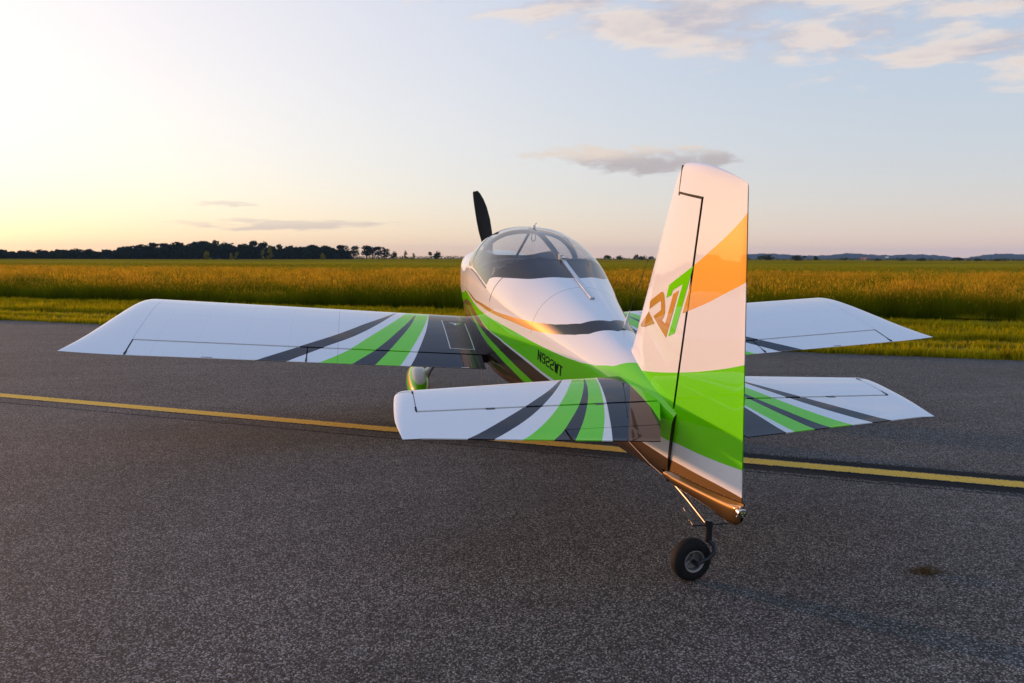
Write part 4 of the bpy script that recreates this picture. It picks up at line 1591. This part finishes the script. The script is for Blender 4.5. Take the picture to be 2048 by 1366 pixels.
for side in (-1, 1):
    stab = part(slab(np.linspace(.03, HORN - .004, 16), lambda y: hs_le(y), EH - .013, hs_zf, MB(), True, side, 24), 'horizontal_stabilizer', MAT_TAIL, sharp=35,
                label=('left' if side < 0 else 'right') + ' tailplane, white with green and bronze stripes')
    # rounded tip ahead of the balance horn
    mb = MB()
    ts = np.sin(np.linspace(0, 1, 12) * math.pi / 2)
    LEY = hs_le(HORN)
    tipy = pchip([LEY, LEY + .015, LEY + .045, LEY + .10, 3.8, 4.05], [HORN + .03, HORN + .062, HORN + .085, HORN + .098, HORN + .108, HORN + .083])
    def tip_rows(a0, a1, n, z_extra=0.0):
        for up in (0, 1):
            rows = []
            for a in np.linspace(a0, a1, n):
                h0 = hs_half(a, HORN)
                if a > EH:
                    pass
                row = []
                for t in ts:
                    y = HORN + (tipy(a) - HORN) * t
                    hh = h0 * math.sqrt(max(0, 1 - t ** 3))
                    row.append(V(a, side * y, HSZ + (hh if up == 0 else -hh)))
                rows.append(row)
            mb.grid(rows, flip=(up == 1) != (side < 0))
    tip_rows(LEY, 3.497, 12)
    part(mb, 'stabilizer_tip', MAT_WHITE, stab, sharp=60)
    TE_T = el_te(HORN)
    TABY, TABA = .66, 4.035
    mb = MB()
    inb = pchip([EH, 4.2], [.060, .231])
    def e_zf(a, y):
        h = hs_half(min(a, el_te(y)), y)
        return HSZ + max(h, .0025), HSZ - max(h, .0025)
    # elevator body; the left one leaves room for the trim tab
    rows_u, rows_l = [], []
    ulist = np.linspace(0, 1, 14)
    has_tab = side < 0
    ys = np.unique(np.concatenate([np.linspace(0, 1, 12), [.42, .43]]))
    def elev_piece(ya_f, yb_f, af, at):
        n1, n2 = 12, 9
        U, Lw = [], []
        for i in range(n1):
            t = i / (n1 - 1)
            ru, rl = [], []
            for j in range(n2):
                q = j / (n2 - 1)
                # first guess of a from mean y, then y from a
                y = ya_f(EH) + (yb_f(EH) - ya_f(EH)) * t
                for _ in range(3):
                    a0, a1 = af(y), at(y)
                    a = a0 + (a1 - a0) * q
                    y = ya_f(a) + (yb_f(a) - ya_f(a)) * t
                zu, zl = e_zf(a, y)
                ru.append(V(a, side * y, zu))
                rl.append(V(a, side * y, zl))
            U.append(ru)
            Lw.append(rl)
        fl = side > 0
        mb.grid(U, flip=not fl)
        mb.grid(Lw, flip=fl)
        for r0, r1, ff in ((U[0], Lw[0], fl), (U[-1], Lw[-1], not fl)):
            mb.grid([r0, r1], flip=ff)
        mb.grid([[r[0] for r in U], [r[0] for r in Lw]], flip=not fl)
        mb.grid([[r[-1] for r in U], [r[-1] for r in Lw]], flip=fl)
    F0 = lambda y: EH + .003
    if has_tab:
        elev_piece(inb, lambda a: TABY, F0, lambda y: TABA)
        elev_piece(lambda a: TABY, lambda a: HORN, F0, el_te)
    else:
        elev_piece(inb, lambda a: HORN, F0, el_te)
    tip_rows(3.506, TE_T, 24)
    # inner side of the horn arm
    hr = [V(a, side * (HORN + .0005), HSZ + hs_half(a, HORN)) for a in np.linspace(3.506, EH, 10)]
    hl = [V(a, side * (HORN + .0005), HSZ - hs_half(a, HORN)) for a in np.linspace(3.506, EH, 10)]
    mb.grid([hr, hl])
    el = part(mb, 'elevator', MAT_TAIL, stab, sharp=35)
    part(slab([.10, HORN - .002], EH - .03, EH + .03, lambda a, y: (HSZ + hs_half(a, y) - .011, HSZ - hs_half(a, y) + .011), MB(), False, side, 3), 'gap_shadow_slab', MAT_GAP, stab, smooth=False)
    part(MB().box(V(3.64, side * (HORN - .001), HSZ), (.010, .27, .05)), 'gap_shadow_slab', MAT_GAP, stab, smooth=False)
    part(MB().box(V(3.502, side * (HORN + .035), HSZ), (.06, .014, .022)), 'gap_shadow_slab', MAT_GAP, stab, smooth=False)
    if has_tab:
        mb = MB()
        elev_piece(inb, lambda a: TABY - .006 - max(0, (a - TABA)) * .1, lambda y: TABA + .004, el_te)
        part(mb, 'trim_tab', MAT_TAIL, stab, sharp=35)
        part(MB().box(V(TABA + .002, -.41, HSZ), (.46, .012, .012)), 'gap_shadow_slab', MAT_GAP, stab, smooth=False)
    for y in (.40, .98):
        part(MB().box(V(EH - .002, side * y, HSZ + hs_half(EH, y) - .002), (.045, .022, .006)), 'hinge_bracket', MAT_DKSTEEL, stab, smooth=False)

# ---- fin and rudder
RH, RDEF = 3.92, R(2.18)
fin_le = lambda z: 3.307 + .34 * (z - 1.067)
rud_te = lambda z: 4.549 + (4.238 - 4.549) * (z - .475) / (1.840 - .475)


def fin_half(a, z):
    le = fin_le(min(z, 1.8))
    mx = .046 - .014 * (z - .7)
    if a < RH:
        x = max(0, (a - le) / (RH - le))
        return mx * min(1, (1 - (1 - min(x / .75, 1)) ** 2)) ** .5 * (1 - .10 * max(0, x - .75) / .25)
    te = rud_te(z)
    x = min(1, (a - RH) / max(te - RH, .05))
    return max(.0022, mx * .90 * (1 - x))


def rdy(a):
    return (a - RH) * math.tan(RDEF)


ztop = pchip([3.53, 3.56, 3.60, 3.64, 3.70, 3.80, 3.92, 4.046, 4.167, 4.238], [1.79, 1.845, 1.876, 1.888, 1.896, 1.902, 1.897, 1.882, 1.860, 1.843])
fin = MB()
for sd in (-1, 1):
    rows = []
    for z in np.linspace(.60, 1.739, 30):
        rows.append([V(a, sd * fin_half(a, z), z) for a in cosp(fin_le(z), RH - .015, 18, both=False)])
    fin.grid(rows, flip=sd > 0)
    rows = []
    for q in np.sin(np.linspace(0, 1, 14) * math.pi / 2):
        row = []
        for t in 1 - np.cos(np.linspace(0, 1, 12) * math.pi / 2):
            zb = 1.739
            le = fin_le(zb) + .0
            a_ = le + (3.650 - le) * t
            zt = ztop(max(a_, 3.532)) if a_ > 3.532 else 1.74
            z = zb + (zt - zb) * q
            row.append(V(a_ + .34 * (z - zb) * (1 - t), sd * fin_half(a_, zb) * math.sqrt(max(0, 1 - q ** 4)), z))
        rows.append(row)
    fin.grid(rows, flip=sd > 0)
fin_ob = part(fin, 'vertical_fin', MAT_FIN, sharp=50, label='white tail fin with a gold and green emblem')
part(MB().box(V(RH - .006, 0, 1.03), (.042, .034, 1.40)), 'gap_shadow_slab', MAT_GAP, fin_ob, smooth=False)
part(MB().box(V(3.78, 0, 1.742), (.050, .25, .03)), 'gap_shadow_slab', MAT_GAP, fin_ob, smooth=False)
part(MB().box(V(3.661, 0, 1.805), (.052, .034, .15)), 'gap_shadow_slab', MAT_GAP, fin_ob, smooth=False)

zbot = pchip([3.92, 3.998, 4.188, 4.351, 4.466, 4.523, 4.567], [.262, .268, .296, .322, .335, .350, .392])
mb = MB()
JOIN = pchip([3.85, 4.03, 4.23, 4.41, 4.56], [.307, .351, .395, .439, .482])
for sd in (-1, 1):
    rows = []
    for v in np.concatenate([np.linspace(0, .955, 34), 1 - .045 * (1 - np.sin(np.linspace(.1, 1, 10) * math.pi / 2))]):
        row = []
        for u in np.linspace(0, 1, 16):
            z = .36 + v * 1.5
            for _ in range(4):
                te = rud_te(z)
                a = RH + .004 + (te - RH - .004) * u
                zb = JOIN(a) + .0015
                zt = ztop(min(a, 4.238))
                z = zb + (zt - zb) * v
            rd = math.sqrt(max(0, 1 - max(0, 1 - (zt - z) / .055) ** 2.5))
            row.append(V(a, sd * fin_half(a, z) * rd + rdy(a), z))
        rows.append(row)
    mb.grid(rows, flip=sd > 0)
    rows = []
    for q in np.linspace(0, 1, 16):
        row = []
        for a in np.linspace(3.672, RH + .0045, 12):
            z = 1.752 + (ztop(a) - 1.752) * math.sin(q * math.pi / 2)
            rd = math.sqrt(max(0, 1 - max(0, 1 - (ztop(a) - z) / .055) ** 2.5))
            row.append(V(a, sd * fin_half(a, z) * rd + rdy(a), z))
        rows.append(row)
    mb.grid(rows, flip=sd > 0)
rud = part(mb, 'rudder', MAT_FIN, sharp=50, label='rudder with a gold band above and a green band below')
lf = [V(RH + .004, -fin_half(RH + .004, z) + rdy(RH), z) for z in np.linspace(.34, 1.75, 8)]
rf = [V(RH + .004, fin_half(RH + .004, z) + rdy(RH), z) for z in np.linspace(.34, 1.75, 8)]
part(MB().grid([lf, rf]), 'gap_shadow_face', MAT_GAP, rud, smooth=False)
# lower fairing
mb = MB()
for sd in (-1, 1):
    rows = []
    for v in np.linspace(0, 1, 14):
        row = []
        for a in list(np.linspace(RH + .004, 4.50, 14)) + [4.53, 4.55, 4.566]:
            zt, zb = JOIN(a), zbot(a)
            z = zt + (zb - zt) * v
            hw = fin_half(a, JOIN(a)) + (.020 * min(1, (v / .25)) + .004) * (1 if a > 4.0 else .7) * (1 - .2 * v)
            hw *= math.sqrt(max(0, 1 - (max(0, v - .35) / .65) ** 2.2)) * (1 if a < 4.52 else math.sqrt(max(0, 1 - ((a - 4.52) / .05) ** 2)))
            row.append(V(a, sd * hw + rdy(a), z))
        rows.append(row)
    mb.grid(rows, flip=sd < 0)
fr = part(mb, 'rudder_fairing', MAT_BRONZE, rud, sharp=50)
for i in range(9):
    a = 3.99 + i * .062
    z = JOIN(a) + .004
    c = V(a, -fin_half(a, z) - .0005 + rdy(a), z)
    part(MB().lathe([(0, .0015), (.003, .0012), (.0036, 0)], c, (-1, 0, 0), 8), 'screw', MAT_STEEL, rud)
# tail light in its housing
LT = V(4.567, rdy(4.567) - .002, .437)
mb = MB()
mb.lathe([(.021, -.028), (.0225, -.008), (.0225, 0), (.019, .002)], LT, V(1, 0, 0), 20)
tl = part(mb, 'tail_light', MAT_ALU, sharp=30, label='round white tail light')
mb = MB().lathe([(.0, .011), (.009, .010), (.016, .006), (.0195, 0)], LT, V(1, 0, 0), 20)
part(mb, 'lens', MAT_LENS, tl)
part(MB().lathe([(0, .001), (.0195, .001)], LT - V(.004, 0, 0), V(1, 0, 0), 20), 'reflector', MAT_STEEL, tl)
for q in range(3):
    c = LT + V(0.003, .008 * math.cos(q * 2.094 + .5), .008 * math.sin(q * 2.094 + .5))
    part(MB().lathe([(0, .003), (.004, .002), (.0045, 0)], c, V(1, 0, 0), 8), 'lamp_chip', simple('lamp_chip_yellow', (.55, .5, .1), .3), tl)
mb = MB()
for sd in (-1, 1):
    p = [V(4.475, rdy(4.475) + sd * .0235, .435), V(4.562, rdy(4.56) + sd * .012, .472), V(4.552, rdy(4.55) + sd * .018, .412)]
    mb.add(p, [(0, 1, 2) if sd > 0 else (2, 1, 0)])
part(mb, 'light_housing', MAT_WHITE, tl, smooth=False)

# ---- fillet fairing between fin, tailplane and fuselage
mb = MB()
for sd in (-1, 1):
    rows = []
    for a in np.linspace(2.98, 3.862, 44):
        e = max(0, min(1, (a - 3.13) / .17))
        e = e * e * (3 - 2 * e)
        h = .001 + (fin_half(a, .81) if a > fin_le(.81) + .001 else 0)
        zt = (ZT(a) + .002) * (1 - e) + e * (.822 - .11 * max(0, (a - 3.25) / .62))
        zs = .628
        P, L = half_section(a)
        top = P[P[:, 1] >= ZL(a)]
        yo = float(np.interp(zs, top[:, 1], top[:, 0])) + .002
        row = []
        for t in np.linspace(0, 1, 16):
            q = t * math.pi / 2
            fy = h + (yo - h) * (1 - math.cos(q)) ** 1.1
            fz = zs + (zt - zs) * (1 - math.sin(q)) ** 1.1
            so = 1 - t * (1 - float(np.interp(zs, P[:, 1], L)))
            oy, oz = float(np.interp(so, L, P[:, 0])) * .99, float(np.interp(so, L, P[:, 1])) - .002
            row.append(V(a, sd * (oy + (fy - oy) * e), oz + (fz - oz) * e))
        rows.append(row)
    mb.grid(rows, flip=sd > 0)
part(mb, 'tail_fairing', MAT_FIN, sharp=50)

# ---- emblem on the fin, both sides
LOGO = {
    'seven': ([(3.919, 1.42), (3.682, 1.271), (3.668, 1.198), (3.728, 1.229), (3.734, 1.254), (3.835, 1.312), (3.752, 1.013), (3.818, 1.047)], MAT_GREEN),
    'rv': ([(3.440, 1.118), (3.467, 1.141), (3.6, 1.217), (3.618, 1.219), (3.632, 1.212), (3.651, 1.187), (3.667, 1.150), (3.676, 1.119), (3.669, 1.095), (3.65, 1.072), (3.696, 1.064), (3.709, 1.104), (3.747, 1.239), (3.804, 1.272), (3.73, .997), (3.525, 1.059), (3.621, 1.12), (3.609, 1.156), (3.6, 1.167), (3.453, 1.082)], MAT_GOLD),
    'leg': ([(3.444, 1.064), (3.559, 1.027), (3.418, .967), (3.36, .95), (3.33, .955)], MAT_GOLD),
    'flash': ([(3.921, 1.345), (3.921, 1.193), (3.872, 1.168)], MAT_GOLD)}
for sd in (-1, 1):
    for nm, (poly, mt) in LOGO.items():
        b2 = bmesh.new()
        vs = [b2.verts.new((p[0], 0, p[1])) for p in poly]
        es = [b2.edges.new((vs[i], vs[(i + 1) % len(vs)])) for i in range(len(vs))]
        bmesh.ops.triangle_fill(b2, edges=es, use_beauty=True)
        for _ in range(3):
            bmesh.ops.subdivide_edges(b2, edges=[e for e in b2.edges if e.calc_length() > .025], cuts=1, use_grid_fill=False)
            bmesh.ops.triangulate(b2, faces=b2.faces)
        for v in b2.verts:
            a, z = v.co.x, v.co.z
            v.co = V(a, sd * (fin_half(min(a, RH - .002), z) + .0012), z)
        bmesh.ops.recalc_face_normals(b2, faces=b2.faces)
        me = bpy.data.meshes.new('emblem')
        b2.to_mesh(me)
        b2.free()
        me.materials.append(mt)
        o = bpy.data.objects.new('emblem', me)
        COL.objects.link(o)
        o.parent = fin_ob

# ---- registration letters N922WT on the fuselage side
GLY = {'N': [[(0, 0), (0, 6)], [(0, 6), (4, 0)], [(4, 0), (4, 6)]],
       '9': [[(4, 3), (1, 3), (0, 3.8), (0, 5.2), (.8, 6), (3.2, 6), (4, 5.2), (4, 1), (3.2, 0), (.8, 0), (0, .9)]],
       '2': [[(0, 5), (.8, 6), (3.2, 6), (4, 5.2), (4, 3.9), (3.3, 3.1), (.7, 2.7), (0, 1.9), (0, 0), (4, 0)]],
       'W': [[(0, 6), (1.1, 0)], [(1.1, 0), (2.2, 5)], [(2.2, 5), (3.3, 0)], [(3.3, 0), (4.4, 6)]],
       'T': [[(0, 6), (4, 6)], [(2, 6), (2, 0)]]}


def side_pt(a, z, side, d=.0012):
    P, L = half_section(a)
    half = P[P[:, 1] < ZL(a) + .14]
    i = np.argsort(half[:, 1])
    y = float(np.interp(z, half[i, 1], half[i, 0]))
    return V(a, side * (y + d), z)


reg = None
for side in (-1,):
    a0, h, wch, st, sa = 2.290, .066, .043, .0110, .0165
    z0 = .397
    for i, ch in enumerate('N922WT'):
        mb = MB()
        for k, pl in enumerate(GLY[ch]):
            pts = []
            for (p, q) in zip(pl[:-1], pl[1:]):
                n = max(2, int(math.hypot((q[0] - p[0]) * wch / 4, (q[1] - p[1]) * h / 6) / .012) + 1)
                for t in np.linspace(0, 1, n)[:-1]:
                    pts.append((p[0] + (q[0] - p[0]) * t, p[1] + (q[1] - p[1]) * t))
            pts.append(pl[-1])
            P2 = [(a0 + i * .0675 + x * wch / 4, z0 + y * h / 6 + i * .0675 * .01) for x, y in pts]
            rows = []
            for j, (a, z) in enumerate(P2):
                pa, pb = P2[max(j - 1, 0)], P2[min(j + 1, len(P2) - 1)]
                da, dz = pb[0] - pa[0], pb[1] - pa[1]
                L = math.hypot(da, dz) or 1
                ex = st / 2 * (-1 if j == 0 else (1 if j == len(P2) - 1 else 0)) * .98
                ca, cz = a + da / L * ex, z + dz / L * ex
                rows.append([side_pt(ca - dz / L * sa / 2, cz + da / L * st / 2, side, .0012 + k * .0003), side_pt(ca + dz / L * sa / 2, cz - da / L * st / 2, side, .0012 + k * .0003)])
            mb.grid(rows, flip=False)
        part(mb, 'registration_letter', MAT_INK, fus, smooth=False)

# ---- tail wheel on its spring
pc = lambda x, y, z: w2a((x, y, z))
POST_X, POST_Y = .018, -4.285
WHX, WHR = -.072, .104
sp0 = V(3.935, 0, .255)
tw = part(MB().tube([sp0, sp0.lerp(pc(POST_X - .006, POST_Y + .02, .272), .5) + V(0, 0, .004), pc(POST_X - .006, POST_Y + .02, .272)], [.0125, .0105, .0085], 12), 'tail_spring', MAT_STEEL)
mb = MB()
mb.tube([pc(POST_X, POST_Y, .292), pc(POST_X, POST_Y, .184)], .0165, 16)
mb.tube([pc(POST_X, POST_Y, .284), pc(POST_X, POST_Y, .262)], .021, 16)
post = part(mb, 'tailwheel_post', MAT_DKSTEEL, tw)
mb = MB().tube([pc(POST_X - .085, POST_Y + .005, .268), pc(POST_X + .105, POST_Y + .005, .265)], .0042, 8)
part(mb, 'steering_arm', MAT_DKSTEEL, tw)
mb = MB()
fork = [pc(POST_X, POST_Y - .003, .192), pc(POST_X + .016, POST_Y - .022, .176), pc(POST_X + .006, POST_Y - .052, .152), pc(POST_X - .030, POST_Y - .062, .126), pc(WHX + .004, POST_Y - .060, WHR)]
mb.tube(fork, [.012, .012, .0105, .0095, .009], 12)
mb.tube([pc(WHX, POST_Y - .066, WHR), pc(WHX, POST_Y - .030, WHR)], .012, 12)
part(mb, 'fork', MAT_DKSTEEL, tw)
for sd, e0, e1 in ((-1, pc(POST_X - .082, POST_Y + .006, .270), V(3.945, -.05, .30)), (1, pc(POST_X + .10, POST_Y + .006, .268), V(3.945, .05, .30))):
    mb = MB()
    d = (e1 - e0).normalized()
    s0, s1 = e0 + d * .03, e0 + d * .095
    a1 = d.cross(Vector((1, 0, 0))).normalized()
    b1 = d.cross(a1)
    coil = [s0.lerp(s1, t) + (a1 * math.cos(t * 9 * 2 * math.pi) + b1 * math.sin(t * 9 * 2 * math.pi)) * .0085 for t in np.linspace(0, 1, 110)]
    mb.tube(coil, .0016, 5)
    mb.tube([e0, s0], .0022, 6)
    mb.tube([s1, s1 + d * .03], .0022, 6)
    part(mb, 'steering_spring', MAT_STEEL, tw)
# wheel castered sideways: axle points fore and aft
wc = pc(WHX, POST_Y + .0, WHR)
axl = MA.transposed() @ Vector((.10, -1, 0)).normalized()
mb = MB().lathe([(.052, -.030), (.060, -.034), (.078, -.036), (.094, -.030), (.1015, -.018), (.104, -.006), (.104, .006), (.1015, .018), (.094, .030), (.078, .036), (.060, .034), (.052, .030)], wc, axl, 48)
tyre = part(mb, 'tail_wheel', MAT_RUBBER, label='small black tail wheel turned sideways')
mb = MB()
mb.lathe([(.052, -.032), (.055, -.035), (.052, -.0355), (.046, -.030), (.046, .030), (.052, .0355), (.055, .035), (.052, .032)], wc, axl, 40)
mb.lathe([(0, .022), (.016, .022), (.018, .018), (.018, -.018), (.016, -.022), (0, -.022)], wc, axl, 20)
e1 = axl.cross(Vector((0, 0, 1))).normalized()
e2 = axl.cross(e1)
for q in range(3):
    an = q * 2.0944 + .4
    dr = e1 * math.cos(an) + e2 * math.sin(an)
    mb.tube([wc + dr * .014 + axl * .012, wc + dr * .049 + axl * .018], .0085, 8)
mb.lathe([(.045, -.004), (.016, -.004), (.016, .004), (.045, .004)], wc, axl, 24)
part(mb, 'rim', MAT_RIM, tyre)
# rudder horn with cables
mb = MB()
mb.add([V(3.955, -.048, .275), V(3.915, -.062, .325), V(3.905, -.012, .315), V(3.965, -.010, .262)], [(0, 1, 2, 3)])
mb.add([V(3.955, .048, .275), V(3.915, .062, .325), V(3.905, .012, .315), V(3.965, .010, .262)], [(3, 2, 1, 0)])
mb.box(V(3.93, 0, .285), (.07, .05, .018))
part(mb, 'rudder_horn', MAT_DKSTEEL, smooth=False)
for sd in (-1, 1):
    part(MB().tube([V(3.92, sd * .062, .295), V(3.80, sd * .085, .30), V(3.55, sd * .125, .33), V(3.40, sd * .14, .36)], .0022, 6), 'rudder_cable', MAT_STEEL)

# ---- main gear
mwx = 1.035
for sd in (-1, 1):
    wcw = Vector((sd * mwx, .02, .182))
    wc = w2a(wcw)
    ac, zc = -wc.y, wc.z
    mb = MB().lathe([(.07, -.055), (.10, -.068), (.14, -.066), (.170, -.045), (.182, -.015), (.182, .015), (.170, .045), (.14, .066), (.10, .068), (.07, .055)], wc, (1, 0, 0), 40)
    mt = part(mb, 'main_wheel', MAT_RUBBER)
    part(MB().lathe([(.0, -.05), (.06, -.055), (.075, -.05), (.075, .05), (.06, .055), (0, .05)], wc, (1, 0, 0), 24), 'rim', MAT_ALU, mt)
    # teardrop wheel pant
    rows = []
    hw_f = pchip([-.46, -.44, -.38, -.25, -.05, .15, .32, .42, .47], [.004, .035, .072, .105, .118, .108, .070, .028, .003])
    zt_f = pchip([-.46, -.44, -.38, -.25, -.05, .15, .32, .42, .47], [.045, .085, .13, .19, .225, .20, .14, .085, .055])
    zb_f = pchip([-.46, -.44, -.38, -.25, -.05, .15, .32, .42, .47], [.035, 0, -.05, -.095, -.115, -.105, -.05, .015, .045])
    for u in np.concatenate([[-.46, -.455, -.44, -.42], np.linspace(-.38, .42, 20), [.445, .46, .47]]):
        h, zt, zb = hw_f(u), zt_f(u), zb_f(u)
        zm, hz = (zt + zb) / 2, (zt - zb) / 2
        row = []
        for q in np.linspace(0, 2 * math.pi, 28, endpoint=False):
            cx, sx = math.cos(q), math.sin(q)
            row.append(V(ac + u, wc.x + h * abs(cx) ** .8 * math.copysign(1, cx), zc + zm + hz * abs(sx) ** .85 * math.copysign(1, sx)))
        rows.append(row)
    mb = MB().grid(rows, closed=True)
    mb.cap(rows[0], True)
    mb.cap(rows[-1])
    part(mb, 'wheel_pant', MAT_PANT, sharp=60)
    # faired gear leg
    p0, p1 = V(-.50, sd * .30, -.08), V(ac - .02, wc.x - sd * .045, zc + .16)
    rows = []
    for t in np.linspace(0, 1, 8):
        c = p0.lerp(p1, t)
        ch_ = .13 - .03 * t
        rows.append([c + V(ch_ * (.5 - .5 * math.cos(q)) - .05, sd * .018 * math.sin(q) * (1.2 - .4 * math.cos(q)) * .8, .018 * math.sin(q) * .6) for q in np.linspace(0, 2 * math.pi, 18, endpoint=False)])
    part(MB().grid(rows, closed=True), 'gear_leg', MAT_WHITE, sharp=60)
    rows = []
    for t in np.linspace(0, 1, 6):
        c = p0.lerp(p1, .80 + .2 * t)
        rr = .028 + .05 * t ** 2
        rows.append([c + V(rr * 2.0 * math.cos(q) + .01, rr * .9 * math.sin(q), -.02 * t) for q in np.linspace(0, 2 * math.pi, 18, endpoint=False)])
    part(MB().grid(rows, closed=True), 'leg_fairing', MAT_BRONZE, sharp=60)

# ---- propeller and spinner
HZ, PA = .36, -1.50
mb = MB().lathe([(.168, 0), (.168, .02), (.160, .08), (.135, .16), (.095, .225), (.05, .262), (.018, .275), (0, .278)], V(-1.43, 0, HZ), V(-1, 0, 0), 36)
spn = part(mb, 'spinner', MAT_BRONZE)
part(MB().lathe([(0, 0), (.168, 0)], V(-1.43, 0, HZ), V(-1, 0, 0), 36), 'backplate', MAT_ALU, spn)
BL = [(.10, .045, .045, 45), (.18, .060, .060, 40), (.28, .072, .080, 33), (.40, .078, .092, 27), (.55, .074, .098, 22), (.70, .064, .088, 18), (.80, .056, .068, 16), (.87, .048, .044, 15), (.91, .040, .020, 14)]
for q in (0, 1):
    ang = math.atan2(.227, .886) + q * math.pi
    er = V(0, -math.sin(ang), math.cos(ang))
    et = V(0, math.cos(ang), math.sin(ang))
    rows = []
    for r, cl, ct, tw_ in BL:
        th_ = R(tw_)
        row = []
        for w in np.linspace(0, 2 * math.pi, 20, endpoint=False):
            u = math.cos(w)
            x = u * (ct if u > 0 else cl)
            t = math.sin(w) * .012 * (1.2 - r)
            row.append(V(PA, 0, HZ) + er * r + et * (x * math.cos(th_) - t * math.sin(th_)) + V(1, 0, 0) * (x * math.sin(th_) + t * math.cos(th_)))
        rows.append(row)
    mb = MB().grid(rows, closed=True)
    mb.cap(rows[-1])
    part(mb, 'propeller_blade', MAT_PROP, sharp=60)
# wing tie-down cord hanging by the flap
part(MB().tube([V(1.40, -.60, .00), V(1.42, -.60, -.10), V(1.44, -.595, -.20), V(1.47, -.58, -.28)], .004, 6), 'vent_tube', MAT_ALU)

# ------------------------------------------------------------------ air: one even, closed box of thin haze
hm = bpy.data.materials.new('haze_air')
hm.use_nodes = True
hm.node_tree.nodes.clear()
k = NT(hm.node_tree)
ho = k.node('ShaderNodeOutputMaterial')
pv = k.node('ShaderNodeVolumePrincipled')
pv.inputs['Color'].default_value = (.30, .54, 1.0, 1)
pv.inputs['Density'].default_value = 9.0e-5
pv.inputs['Anisotropy'].default_value = .0
hm.node_tree.links.new(pv.outputs[0], ho.inputs['Volume'])
hz = mesh_obj('haze', [(x, y, z) for x in (-4800, 4800) for y in (-4800, 4800) for z in (-1.6, 75)], [(0, 1, 3, 2), (4, 6, 7, 5), (0, 4, 5, 1), (2, 3, 7, 6), (0, 2, 6, 4), (1, 5, 7, 3)], hm, smooth=False)
tag(hz, 'thin blue evening haze in the air', kind='stuff')
